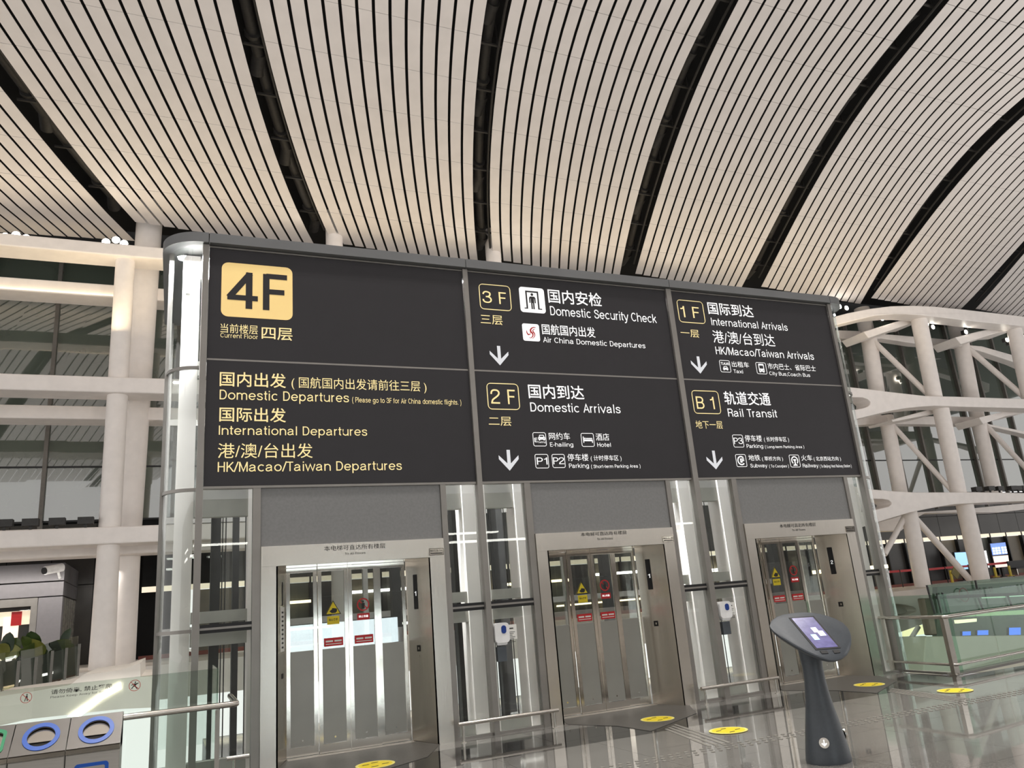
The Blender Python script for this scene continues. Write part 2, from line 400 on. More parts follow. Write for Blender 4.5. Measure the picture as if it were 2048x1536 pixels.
# ---- ceiling: bays of planks under a dark deck
GP = {'1r': (.0054, .3948, -6.3633), '1l': (.0047, .4071, -7.2881), '2l': (.0077, .3282, 2.7746), '2r': (.0071, .3472, 3.6282),
      '3l': (.0060, .3269, 12.5128), '3r': (.0074, .3290, 13.3066), '4l': (.0056, .3488, 22.1152), '4r': (.0033, .3543, 23.2576),
      '5l': (.0035, .3684, 31.8926), '5r': (.0038, .3940, 33.1108), '6l': (.0094, .4471, 41.9833), '6r': (.0054, .4179, 43.1912),
      '7l': (.002, .4781, 52.9352), '7r': (.002, .5390, 53.8121)}
def gx(key, y):
    if key == '0r': return gx('1l', y) - 9.1
    if key == '8l': return gx('7r', y) + 9.6
    a, b, c = GP[key]; t = y - 30; lo = -9
    if t < lo: return a * lo * lo + b * lo + c + (b + 2 * a * lo) * (t - lo)
    return a * t * t + b * t + c
def rh(y):
    y = max(y, 20.6); t = (y - 25) / 10
    return 22 - 1.1697 * t - .9676 * t * t + .4670 * t ** 3 + H
BAYS = [('0r', '1l'), ('1r', '2l'), ('2r', '3l'), ('3r', '4l'), ('4r', '5l'), ('5r', '6l'), ('6r', '7l'), ('7r', '8l')]
NS = 14
bays_desc = ['leftmost slatted ceiling bay in the upper left corner', 'slatted ceiling bay left of the first wide gap above the gold floor plate',
             'slatted ceiling bay above the left sign', 'slatted ceiling bay right of the nearly upright gap', 'slatted ceiling bay above the right sign',
             'slatted ceiling bay above the right tower corner', 'slatted ceiling bay in the right upper corner', 'slatted ceiling bay at the right picture edge']
for bi, (kl, kr) in enumerate(BAYS):
    bay = empty('ceiling', (gx(kl, 30), 30, rh(30)), bays_desc[bi], kind='structure')
    rows = [14.3 + 2.45 * i + (bi - 3) * .03 for i in range(11)]
    org = wl(bay)
    for s in range(NS):
        u0, u1 = s / NS, (s + 1) / NS
        g = .062
        for r in range(10):
            y0, y1 = rows[r] + .012, rows[r + 1] - .012
            if r == 9:
                e = 38.9 + 1.0 * (s + .5) / NS
                if bi == 0: e = 41.3 - .6 * s / NS
                y1 = e
            vs = []; n = 2
            for i in range(n + 1):
                y = y0 + (y1 - y0) * i / n; z = rh(y) 
                xl, xr = gx(kl, y), gx(kr, y); W = xr - xl
                a = xl + W * u0 + g; b = xl + W * u1 - g
                vs += [(a, y, z), (b, y, z), (b, y, z + .02), (a, y, z + .02)]
            fs = [(0, 3, 2, 1), (n * 4, n * 4 + 1, n * 4 + 2, n * 4 + 3)]
            for i in range(n):
                o = i * 4; p = o + 4
                fs += [(o, o + 1, p + 1, p), (o + 1, o + 2, p + 2, p + 1), (o + 2, o + 3, p + 3, p + 2), (o + 3, o, p, p + 3)]
            MB().add(vs, fs).build('plank', PLANK, bay)
    # the same planks run on over the camera
    mb = MB()
    for s in range(NS):
        u0, u1 = s / NS, (s + 1) / NS
        q = []
        for y in (-38, 14.3 + (bi - 3) * .03):
            xl, xr = gx(kl, y), gx(kr, y); W = xr - xl
            q.append((xl + W * u0 + .062, y, rh(y))); q.append((xl + W * u1 - .062, y, rh(y)))
        mb.quad(q[0], q[1], q[3], q[2], (0, 0, .05))
    tag(mb.build('plank_run', PLANK, bay), kind='stuff')
deck = MB()
dy = [-40, 14, 18, 22, 26, 30, 34, 38, 44]
for i in range(len(dy) - 1):
    a, b = dy[i], dy[i + 1]
    deck.quad((-60, a, rh(a) + 2.2), (120, a, rh(a) + 2.2), (120, b, rh(b) + 2.2), (-60, b, rh(b) + 2.2), (0, 0, .3))
tag(deck.build('ceiling_deck', VOID), 'black roof deck above the slatted ceiling', kind='structure')

# pipes and hangers inside the wide gaps
gapd = ['gap at the left edge', 'gap left of the tall central one', 'nearly upright central gap', 'gap right of the central one', 'long slanting gap above the right sign', 'gap beyond the right sign', 'gap at the right edge']
for gi in range(7):
    l, r = '%dl' % (gi + 1), '%dr' % (gi + 1)
    mid = lambda y: (gx(l, y) + gx(r, y)) / 2
    p = empty('drain_pipe', (mid(30), 30, rh(30) + .5), 'dark pipe with flanged joints inside the ' + gapd[gi], 'pipe', 'pipes in the ceiling gaps')
    yy = [14 + 2.2 * i for i in range(12)]
    MB().tube([(mid(y) - .1, y, rh(y) + .75) for y in yy], .23, 10).build('pipe', DUCT, p)
    for y in (17, 22, 27, 32, 37):
        MB().tube([(mid(y) - .1, y - .09, rh(y) + .75), (mid(y) - .1, y + .09, rh(y) + .75)], .33, 12).build('flange', DUCT, p)
        MB().tube([(mid(y + 1.2) - .12, y + 1.0, rh(y) + .66), (mid(y + 1.2) - .12, y + 1.9, rh(y + 1.9) + .66)], .30, 12).build('coupling', DUCT, p)
    t = empty('hanger_frame', (mid(30), 30, rh(30) + .3), 'dark steel hanger frame inside the ' + gapd[gi], 'frame', 'hanger frames in the ceiling gaps')
    for y in [15 + 2.45 * i for i in range(10)]:
        MB().box(gx(l, y) - .1, gx(r, y) + .1, y - .05, y + .05, rh(y) + .38, rh(y) + .46).build('cross_bar', DUCT, t)
        MB().box(mid(y) + .3, mid(y) + .36, y - .04, y + .04, rh(y) + .4, rh(y) + 2.1).build('drop_rod', DUCT, t)
    MB().tube([(mid(y) + .36, y, rh(y) + .22) for y in yy], .06, 6).build('long_bar', DUCT, t)

for i, (x, y) in enumerate(DOWN):
    d = empty('floor_fill_lamp', (x, y, 23.72), 'round downlight in the ceiling above the viewer, out of frame', 'light', 'downlights above the viewer')
    MB().tube([(x, y, 23.75), (x, y, 24.2)], .36, 14).build('can', DUCT, d)

# ---- rear hall (seen only in the reflections of steel, glass and floor)
REAR = mat('rear_wall', rgb(96, 92, 88), .6, vary=.1, scale=.3)
tag(bx('wall_rear', REAR, None, -40, 70, -36, -35, 0, 10), 'grey wall at the far side of the hall behind the viewer', kind='structure')
for i, (x, y, z, L) in enumerate([(-9, -9, 4.2, 4), (-2, -9, 4.2, 4), (5, -9, 4.2, 4), (12, -9, 4.2, 4), (19, -9, 4.2, 4), (-12, -16, 5.2, 6), (0, -16, 5.2, 6), (12, -16, 5.2, 6), (24, -16, 5.2, 6), (30, -4, 5, 6), (34, 4, 4, 5)]):
    l = empty('line_light', (x, y, z), 'white strip light mirrored in the lift doors', 'light', 'strip lights behind the viewer')
    bx('housing', CAPG, l, x - L / 2, x + L / 2, y - .24, y + .24, z, z + .1)
    bx('diffuser', STRIP, l, x - L / 2 + .05, x + L / 2 - .05, y - .2, y + .2, z - .06, z)
for i, (x, y) in enumerate([(-7, -10), (6, -10.0), (16, -10.5), (25, -9)]):
    k = empty('check_in_island', (x, y, 0), 'check-in island mirrored in the lift doors', 'counter', 'check-in islands behind the viewer')
    bx('counter', WHITE, k, x - 3.2, x + 3.2, y - .5, y + .5, 0, 1.1)
    bx('fascia', mat('island_fascia%d' % i, rgb(70, 64, 62), .5), k, x - 3.4, x + 3.4, y - .7, y + .7, 2.5, 3.4)
    for q in (-3.1, 3.1): bx('upright', POST, k, x + q - .1, x + q + .1, y - .1, y + .1, 1.1, 2.5)
    if i == 1: bx('lit_front', wlight('island_front', (.82, .95, 1.0), 3.2), k, x - 3.0, x + 2.2, y + .5, y + .56, .45, 1.5)

# ================================================================== LIFT TOWER
ZC = 6.70                                  # underside of cap
tower = empty('elevator_tower', (5.8, 12, 0), 'glass lift tower with grey steel posts, rounded glass corners and grey cap', 'elevator tower')
YB = 13.6                                  # back of tower
SX = [(.303, 3.938), (4.028, 7.671), (7.783, 11.361)]      # sign edges
PN = [(.995, 3.394), (4.79, 7.157), (8.562, 10.942)]       # grey panels over the doors
ZS, ZMID, ZSB, ZH = 6.640, 5.043, 3.369, 2.588
# posts
for x0, x1, zb in ((TL, .303, -5.5), (3.938, 4.028, 0), (7.671, 7.783, 0), (11.361, TR, 0)):
    bx('post', POST, tower, x0 + .006, x1 - .006, YT - .07, YT + .10, zb, ZS + .03)
for (a, b), (sa, sb) in zip(PN, SX):
    bx('mullion', POST, tower, a - .10, a - .004, YT - .03, YT + .10, 0, ZSB - .015)
    bx('mullion', POST, tower, b + .004, b + .085, YT - .03, YT + .10, 0, ZSB - .015)
    bx('infill_panel', PANELG, tower, a, b, YT - .005, YT + .06, ZH + .004, ZSB - .03)
    bx('sill_trim', POST, tower, sa, sb, YT - .035, YT + .06, ZSB - .035, ZSB - .005)
    bx('head_trim', POST, tower, sa, sb, YT - .035, YT + .06, ZS + .006, ZS + .03)
# cap with rounded corners
for x0, x1 in ((TL, .285), (.297, 3.98), (3.99, 7.72), (7.73, 11.40), (11.41, TR)):
    bx('cap', CAPG, tower, x0, x1, YT - .12, YT + .25, ZS + .04, ZC + .12)
MB().arc(TL, YT + RC, RC + .12, -pi / 2, -pi, ZS + .04, ZC + .12, .4).build('cap_corner', CAPG, tower)
MB().arc(TR, YT + RC, RC + .12, -pi / 2, 0, ZS + .04, ZC + .12, .4).build('cap_corner', CAPG, tower)
bx('cap_side', CAPG, tower, TL - RC - .12, TL - RC + .2, YT + RC, YB, ZS + .04, ZC + .12)
bx('cap_side', CAPG, tower, TR + RC - .2, TR + RC + .12, YT + RC, YB, ZS + .04, ZC + .12)
bx('cap_soffit', CAPG, tower, TL - .2, TR + .2, YT + .1, YB, ZS + .06, ZC + .08)
# curved glass corners, their rings and the steel edge behind
rings = [ZS + .04, 4.93, 3.33, 1.64, -.3, -2.2, -5.5]
for i in range(6):
    z1, z0 = rings[i], rings[i + 1]
    MB().arc(TL, YT + RC, RC, -pi / 2, -pi, z0 + .02, z1 - .02, .012).build('glass_corner', CLEAR, tower)
    MB().arc(TR, YT + RC, RC, -pi / 2, 0, z0 + .02, z1 - .02, .012).build('glass_corner', CLEAR, tower)
    MB().arc(TL, YT + RC, RC + .012, -pi / 2, -pi, z0 - .02, z0 + .02, .04).build('joint_ring', POST, tower)
    MB().arc(TR, YT + RC, RC + .012, -pi / 2, 0, z0 - .02, z0 + .02, .04).build('joint_ring', POST, tower)
    MB().box(TL - RC - .006, TL - RC + .006, YT + RC + .03, YB, z0 + .02, z1 - .02).build('side_glass', CLEAR, tower)
    MB().box(TR + RC - .006, TR + RC + .006, YT + RC + .03, YB, z0 + .02, z1 - .02).build('side_glass', CLEAR, tower)
for x in (TL - RC, TR + RC):
    MB().box(x - .03, x + .03, YT + RC - .03, YT + RC + .06, -5.5, ZS + .04).build('corner_post', POST, tower)
    MB().box(x - .03, x + .03, YB - .1, YB, -5.5, ZS + .04).build('corner_post', POST, tower)
# glazing beside the lifts: a tall upper and a lower pane with a dark double transom
for (a, b), (sa, sb) in zip(PN, SX):
    for x0, x1 in ((sa, a - .10), (b + .085, sb)):
        bx('window_pane', CLEAR, tower, x0, x1, YT + .02, YT + .032, 1.70, ZSB - .04)
        bx('window_pane', CLEAR, tower, x0, x1, YT + .02, YT + .032, .03, 1.60)
        bx('transom', BLACK, tower, x0, x1, YT - .01, YT + .05, 1.60, 1.70)
        bx('transom_strip', POST, tower, x0, x1, YT - .022, YT - .01, 1.637, 1.663)
        bx('kick_sill', POST, tower, x0, x1, YT - .01, YT + .05, 0, .03)
# shaft interior: white columns, frames, guide rails and ropes
for x0, x1, y0, y1, zb in ((-.02, .20, 10.72, 11.1, -5.5), (3.80, 4.15, 10.62, 10.95, -5.5), (7.56, 7.90, 10.62, 10.95, -5.5), (11.18, 11.42, 10.62, 10.95, -5.5),
                       (.86, .98, 10.62, 10.9, 0), (4.62, 4.86, 10.62, 10.95, 0), (8.36, 8.62, 10.62, 10.95, 0)):
    bx('shaft_column', WHITE, tower, x0, x1, y0, y1, zb, ZS + .02)
SHG = mat('shaft_frame_grey', rgb(168, 165, 158), .5, vary=.04)
for (a, b), (sa, sb) in zip(PN, SX):
    for x0, x1 in ((sa - .1, a), (b, sb + .1)):
        for z0, z1 in ((.0, .16), (1.45, 1.62), (1.72, 1.86), (3.02, 3.40), (4.9, 5.1), (6.3, 6.6)):
            bx('shaft_beam', SHG, tower, x0, x1, 10.66, 10.78, z0, z1)
        xm = (x0 + x1) / 2
        bx('guide_rail', DARKM, tower, xm - .16, xm - .04, 11.15, 11.3, -5.5, 6.6)
        bx('guide_rail', DARKM, tower, xm + .12, xm + .2, 11.25, 11.4, -5.5, 6.6)
        for q in (-.02, .02, .27):
            MB().tube([(xm + q, 11.1, -5.5), (xm + q, 11.1, 6.6)], .008, 5).build('rope', DARKM, tower)
    for x in (a + .2, b - .2):
        bx('guide_rail', DARKM, tower, x - .07, x + .07, 12.2, 12.36, -5.5, 6.6)
for x in (.1, 1.4, 3.0, 4.0, 5.2, 6.8, 7.75, 9.0, 10.6, 11.4):
    bx('rear_mullion', POST, tower, x - .04, x + .04, YB - .1, YB, -5.5, 6.6)
for z in (-2.2, 1.65, 3.35, 4.95):
    bx('rear_transom', POST, tower, TL - RC, TR + RC, YB - .08, YB, z - .05, z + .05)
bx('rear_glass', CLEAR, tower, TL - RC, TR + RC, YB - .04, YB - .03, 0, 6.6)
# small lamp inside the left corner
lp = bx('shaft_lamp', mat('lamp_body', rgb(200, 200, 196), .4), tower, .02, .08, 10.62, 10.7, 6.05, 6.42)
bx('tube', wlight('tube_light', (1, .98, .94), 6), lp, .03, .07, 10.6, 10.62, 6.08, 6.38)
sh = bpy.data.lights.new('shaft_glow', 'AREA'); sh.shape = 'RECTANGLE'; sh.size = .3; sh.size_y = 10; sh.energy = 500; sh.color = (.95, .98, 1)
so = bpy.data.objects.new('shaft_glow', sh); COL.objects.link(so); so.location = (5.8, 11.9, 6.5); so.rotation_euler = (0, 0, pi / 2)
area('shaft_front_glow', (5.8, 10.52, 6.55), (5.8, 10.9, 4.0), 12.0, .10, 2600, (.97, .98, 1.0))

# ---------------------------------------------------------------- direction signs
YP = YT - .030
A = Zm(400, 480, 3.0714); B = Zm(920, 530, 3.413); C = Zm(1320, 560, 3.745)
def sx(z, x, y): return PY(*z(x, y), YP)
def mk_sign(bay, top, label):
    a, b = SX[bay]; z0, z1 = (ZMID + .012, ZS) if top else (ZSB, ZMID - .012)
    s = empty('direction_sign', ((a + b) / 2, YT, z0), label, 'sign', 'dark direction signs on the lift tower')
    bx('sign_panel', SIGN, s, a, b, YP, YT + .04, z0, z1)
    return s
S = [[mk_sign(0, 1, 'dark sign panel with large gold 4F plate'), mk_sign(0, 0, 'dark sign panel listing domestic, international and HK/Macao/Taiwan departures in gold')],
     [mk_sign(1, 1, 'dark sign panel for 3F with domestic security check'), mk_sign(1, 0, 'dark sign panel for 2F with domestic arrivals')],
     [mk_sign(2, 1, 'dark sign panel for 1F with international arrivals'), mk_sign(2, 0, 'dark sign panel for B1 with rail transit')]]
for bay in range(3):
    bx('transom', POST, tower, SX[bay][0], SX[bay][1], YT - .032, YT + .04, ZMID - .012, ZMID + .012)
fl = lambda off: (lambda x, z: (x, YP - off, z))
def T(z, s, parent, m, p0, p1, wt=.012):
    a = sx(z, p0[0], p0[1]); t = sx(z, p0[0], p0[2]); b = sx(z, p1[0], p1[1])
    z0 = (a.z + b.z) / 2; text(s, parent, m, a.x, b.x, z0, z0 + (t.z - a.z), fl(.004), wt)
def plate(z, parent, m, TLp, BLp, TRp, r=.06, name='badge', th=None):
    tl = sx(z, *TLp); bl = sx(z, *BLp); tr = sx(z, *TRp)
    x0 = (tl.x + bl.x) / 2; x1 = tr.x + (x0 - tl.x); z1 = (tl.z + tr.z) / 2; z0 = z1 - (tl.z - bl.z)
    loops = [rrect(x0, x1, z0, z1, r)]
    if th: loops.append(rrect(x0 + th, x1 - th, z0 + th, z1 - th, r * .7))
    o = MB().prism(loops, lambda a, b: (a, YP, b), (0, -.003, 0)).build(name, m, parent)
    return o, (x0, x1, z0, z1)
def arrow(z, parent, tip, lft, rgt, top):
    t = sx(z, *tip); l = sx(z, *lft); r = sx(z, *rgt); tp = sx(z, *top)
    hw = (r.x - l.x) / 2; cx = (t.x + (l.x + r.x) / 2) / 2; zt = t.z; zw = (l.z + r.z) / 2; d = hw * .38; s = hw * .17
    ptz = [(cx, zt), (cx + hw, zw), (cx + hw, zw + d * 0.95), (cx + s, zt + (zw - zt) * .62), (cx + s, tp.z), (cx - s, tp.z), (cx - s, zt + (zw - zt) * .62), (cx - hw, zw + d * .95), (cx - hw, zw)]
    MB().prism([ptz], lambda a, b: (a, YP, b), (0, -.003, 0)).build('arrow', ARROW, parent)
DK = SIGN
# 4F
s = S[0][0]
pl, _ = plate(A, s, GOLD, (132, 137), (130, 470), (565, 170), .09, 'floor_plate')
a = sx(A, 160, 425); t = sx(A, 382, 208); bt = sx(A, 382, 430); b = sx(A, 535, 430)
text('4F', pl, DK, a.x, b.x, bt.z, t.z, fl(.006), .022)
T(A, '当前楼层', s, GOLDT, (125, 572, 518), (355, 577), .0)
T(A, 'Current Floor', s, GOLDT, (125, 601, 573), (355, 607), .0)
T(A, '四层', s, GOLDT, (378, 612, 535), (568, 617), .006)
s = S[0][1]
T(A, '国内出发', s, GOLDT, (120, 902, 815), (528, 906), .008)
T(A, '( 国航国内出发请前往三层 )', s, GOLDT, (562, 910, 845), (1392, 930), .0)
T(A, 'Domestic Departures', s, GOLDT, (120, 982, 922), (915, 995), .0)
T(A, '( Please go to 3F for Air China domestic flights. )', s, GOLDT, (935, 998, 966), (1605, 1012), .0)
T(A, '国际出发', s, GOLDT, (118, 1118, 1032), (528, 1118), .008)
T(A, 'International Departures', s, GOLDT, (115, 1200, 1143), (1027, 1200), .0)
T(A, '港/澳/台出发', s, GOLDT, (108, 1342, 1253), (692, 1338), .0)
T(A, 'HK/Macao/Taiwan Departures', s, GOLDT, (108, 1428, 1367), (1240, 1410), .0)
def floor_badge(z, parent, tl, bl, tr, s, x0, x1):
    o, _ = plate(z, parent, GOLDT, tl, bl, tr, .07, 'floor_badge', .013)
    T(z, s, parent, GOLDT, x0, x1, .0)
def flat(parent, m, loops, name='pictogram', off=.003, th=-.002):
    return MB().prism(loops, lambda a, b: (a, YP - off, b), (0, th, 0)).build(name, m, parent)
def box_icon(z, parent, tl, bl, tr):
    o, r = plate(z, parent, WHT, tl, bl, tr, .03, 'pictogram_frame', .008); return r
def sub(r, pts):   # normalised icon coords -> panel coords
    x0, x1, z0, z1 = r; return [(x0 + (x1 - x0) * a, z0 + (z1 - z0) * b) for a, b in pts]
def rec(a, b, c, d): return [(a, c), (b, c), (b, d), (a, d)]
# 3F
s = S[1][0]
floor_badge(B, s, (125, 125), (138, 300), (340, 145), '3 F', (155, 260, 178), (318, 268))
T(B, '三层', s, GOLDT, (142, 402, 338), (292, 410), .0)
pl, r = plate(B, s, WHT, (402, 148), (413, 320), (572, 162), .05, 'pictogram_plate')
flat(pl, DK, [sub(r, [(.16, .14), (.30, .14), (.30, .80), (.70, .80), (.70, .14), (.86, .14), (.86, .18), (.76, .18), (.76, .86), (.24, .86), (.24, .18), (.16, .18)])])
flat(pl, DK, [sub(r, circ(.5, .72, .055, 12))])
flat(pl, DK, [sub(r, [(.41, .64), (.59, .64), (.63, .58), (.63, .38), (.585, .38), (.575, .56), (.565, .56), (.565, .14), (.51, .14), (.51, .38), (.49, .38), (.49, .14), (.435, .14), (.435, .56), (.425, .56), (.415, .38), (.37, .38), (.37, .58)])])
T(B, '国内安检', s, WHT, (605, 262, 172), (970, 282), .008)
T(B, 'Domestic Security Check', s, WHT, (618, 345, 283), (1343, 395), .0)
pl, r = plate(B, s, WHT, (422, 397), (432, 515), (537, 407), .035, 'logo_plate')
RED = mat('logo_red', rgb(196, 40, 44), .5, vary=.02)
def swoosh(pts, w):
    out = []; back = []
    for i, (a, b) in enumerate(pts):
        p, q = pts[max(0, i - 1)], pts[min(len(pts) - 1, i + 1)]; dx, dz = q[0] - p[0], q[1] - p[1]; L = math.hypot(dx, dz) or 1
        ww = w * (1 - abs(2 * i / (len(pts) - 1) - .9) * .75); out.append((a - dz / L * ww, b + dx / L * ww)); back.append((a + dz / L * ww, b - dx / L * ww))
    return out + back[::-1]
flat(pl, RED, [sub(r, swoosh([(.80, .80), (.66, .80), (.54, .74), (.47, .64), (.48, .53), (.57, .46), (.60, .36), (.56, .26), (.46, .18), (.36, .20)], .055))], 'logo_mark')
flat(pl, RED, [sub(r, swoosh([(.74, .70), (.64, .67), (.60, .60), (.64, .52), (.70, .44), (.70, .32), (.62, .20), (.52, .13)], .04))], 'logo_mark')
flat(pl, RED, [sub(r, swoosh([(.24, .60), (.25, .46), (.32, .36), (.42, .38), (.45, .48)], .045))], 'logo_mark')
T(B, '国航国内出发', s, WHT, (562, 478, 410), (925, 492), .006)
T(B, 'Air China Domestic Departures', s, WHT, (568, 527, 490), (1266, 570), .0)
arrow(B, s, (272, 685), (205, 610), (332, 615), (268, 553))
# 2F
s = S[1][1]
floor_badge(B, s, (180, 803), (190, 985), (398, 812), '2 F', (212, 950, 850), (380, 948))
T(B, '二层', s, GOLDT, (197, 1095, 1033), (352, 1100), .0)
T(B, '国内到达', s, WHT, (470, 910, 817), (850, 920), .008)
T(B, 'Domestic Arrivals', s, WHT, (482, 1000, 938), (1097, 1013), .0)
def car(r, x0, x1, z0, z1):
    q = lambda l: sub(r, [(x0 + (x1 - x0) * a, z0 + (z1 - z0) * b) for a, b in l])
    flat(s, WHT, [q([(0, .15), (.08, .15), (.08, 0), (.25, 0), (.25, .15), (.75, .15), (.75, 0), (.92, 0), (.92, .15), (1, .15), (1, .55), (.9, .62), (.8, 1), (.2, 1), (.1, .62), (0, .55)]),
                  q([(.26, .88), (.74, .88), (.80, .62), (.20, .62)]), q(circ(.18, .38, .08, 8)), q(circ(.82, .38, .08, 8))])
r = box_icon(B, s, (493, 1143), (503, 1238), (583, 1143)); car(r, .40, .92, .42, .82)
def icon_text(r, str_, x0, x1, z0, z1, wt=.03):
    q = sub(r, [(x0, z0), (x1, z1)]); text(str_, s, WHT, q[0][0], q[1][0], q[0][1], q[1][1], fl(.004), wt)
icon_text(r, 'E', .1, .33, .3, .6); icon_text(r, 'hailing', .38, .93, .24, .37, .0)
T(B, '网约车', s, WHT, (608, 1192, 1145), (752, 1195), .0)
T(B, 'E-hailing', s, WHT, (615, 1237, 1208), (775, 1243), .0)
r = box_icon(B, s, (823, 1147), (832, 1240), (910, 1148))
flat(s, WHT, [sub(r, [(.14, .28), (.20, .28), (.20, .40), (.82, .40), (.82, .28), (.88, .28), (.88, .52), (.20, .52), (.20, .74), (.14, .74)])])
flat(s, WHT, [sub(r, circ(.28, .60, .055, 10))])
flat(s, WHT, [sub(r, rec(.36, .86, .56, .63))])
T(B, '酒店', s, WHT, (928, 1197, 1150), (1020, 1200), .0)
T(B, 'Hotel', s, WHT, (938, 1240, 1212), (1030, 1243), .0)
r = box_icon(B, s, (508, 1290), (517, 1387), (600, 1292)); icon_text(r, 'P1', .12, .90, .26, .76, .0)
r = box_icon(B, s, (625, 1291), (632, 1385), (713, 1291)); icon_text(r, 'P2', .08, .93, .26, .76, .0)
T(B, '停车楼', s, WHT, (735, 1338, 1291), (878, 1338), .0)
T(B, '( 计时停车区 )', s, WHT, (893, 1336, 1300), (1103, 1336), .0)
T(B, 'Parking', s, WHT, (745, 1385, 1355), (882, 1385), .0)
T(B, '( Short-term Parking Area )', s, WHT, (895, 1385, 1362), (1232, 1385), .0)
arrow(B, s, (340, 1404), (265, 1325), (400, 1325), (328, 1262))
# 1F
s = S[2][0]
floor_badge(C, s, (123, 148), (145, 318), (318, 160), '1 F', (160, 278, 195), (300, 288))
T(C, '一层', s, GOLDT, (158, 425, 368), (295, 432), .0)
T(C, '国际到达', s, WHT, (365, 260, 173), (703, 278), .008)
T(C, 'International Arrivals', s, WHT, (387, 338, 283), (958, 382), .0)
T(C, '港/澳/台到达', s, WHT, (402, 475, 385), (865, 497), .0)
T(C, 'HK/Macao/Taiwan Arrivals', s, WHT, (420, 555, 498), (1155, 600), .0)
r = box_icon(C, s, (442, 600), (455, 690), (520, 603)); icon_text(r, 'TAXI', .12, .90, .60, .82, .03); car(r, .26, .74, .16, .50)
T(C, '出租车', s, WHT, (540, 652, 612), (668, 657), .0)
T(C, 'Taxi', s, WHT, (552, 697, 670), (622, 700), .0)
r = box_icon(C, s, (714, 616), (727, 703), (790, 620))
flat(s, WHT, [sub(r, [(.24, .20), (.28, .20), (.28, .14), (.38, .14), (.38, .20), (.62, .20), (.62, .14), (.72, .14), (.72, .20), (.76, .20), (.76, .84), (.70, .88), (.30, .88), (.24, .84)]),
              sub(r, rec(.30, .70, .46, .74)), sub(r, circ(.35, .32, .05, 8)), sub(r, circ(.65, .32, .05, 8))])
T(C, '市内巴士、省际巴士', s, WHT, (810, 668, 625), (1168, 685), .0)
T(C, 'City Bus,Coach Bus', s, WHT, (820, 712, 685), (1125, 727), .0)
arrow(C, s, (303, 701), (233, 628), (350, 634), (287, 573))
# B1
s = S[2][1]
floor_badge(C, s, (232, 827), (258, 1003), (433, 830), 'B 1', (278, 965, 872), (412, 968))
T(C, '地下一层', s, GOLDT, (270, 1110, 1053), (472, 1117), .0)
T(C, '轨道交通', s, WHT, (487, 935, 840), (832, 940), .008)
T(C, 'Rail Transit', s, WHT, (512, 1022, 962), (880, 1032), .0)
r = box_icon(C, s, (540, 1158), (552, 1253), (618, 1160)); icon_text(r, 'P3', .08, .93, .26, .76, .0)
T(C, '停车楼', s, WHT, (638, 1210, 1163), (765, 1212), .0)
T(C, '( 长时停车区 )', s, WHT, (780, 1210, 1175), (967, 1212), .0)
T(C, 'Parking', s, WHT, (650, 1257, 1228), (775, 1260), .0)
T(C, '( Long-term Parking Area )', s, WHT, (787, 1258, 1237), (1080, 1262), .0)
r = box_icon(C, s, (562, 1305), (575, 1400), (640, 1306))
def arc2(cx, cz, r0, r1, a0, a1, n=16):
    f = lambda q, t: (cx + q * math.cos(t), cz + q * math.sin(t))
    return [f(r1, a0 + (a1 - a0) * i / n) for i in range(n + 1)] + [f(r0, a1 + (a0 - a1) * i / n) for i in range(n + 1)]
flat(s, WHT, [sub(r, arc2(.5, .5, .27, .37, .75, 2 * pi - .75))])
flat(s, WHT, [sub(r, [(.40, .34), (.60, .34), (.60, .46), (.78, .46), (.78, .54), (.52, .54), (.52, .42), (.48, .42), (.48, .58), (.78, .58), (.78, .66), (.40, .66)])])
T(C, '地铁', s, WHT, (665, 1353, 1310), (752, 1355), .0)
T(C, '( 草桥方向 )', s, WHT, (765, 1353, 1322), (922, 1355), .0)
T(C, 'Subway', s, WHT, (678, 1403, 1375), (805, 1405), .0)
T(C, '( To Caoqiao )', s, WHT, (818, 1403, 1382), (965, 1405), .0)
r = box_icon(C, s, (965, 1308), (977, 1402), (1040, 1310))
flat(s, WHT, [sub(r, arc2(.5, .54, .25, .34, -.85, pi + .85))])
flat(s, WHT, [sub(r, [(.30, .12), (.70, .12), (.70, .20), (.56, .24), (.55, .50), (.64, .56), (.64, .64), (.36, .64), (.36, .56), (.45, .50), (.44, .24), (.30, .20)])])
T(C, '火车', s, WHT, (1060, 1353, 1312), (1142, 1355), .0)
T(C, '( 北京西站方向 )', s, WHT, (1152, 1353, 1322), (1356, 1355), .0)
T(C, 'Railway', s, WHT, (1070, 1403, 1375), (1188, 1405), .0)
T(C, '( To Beijing West Railway Station )', s, WHT, (1197, 1403, 1382), (1435, 1405), .0)
arrow(C, s, (420, 1418), (350, 1350), (468, 1350), (401, 1278))

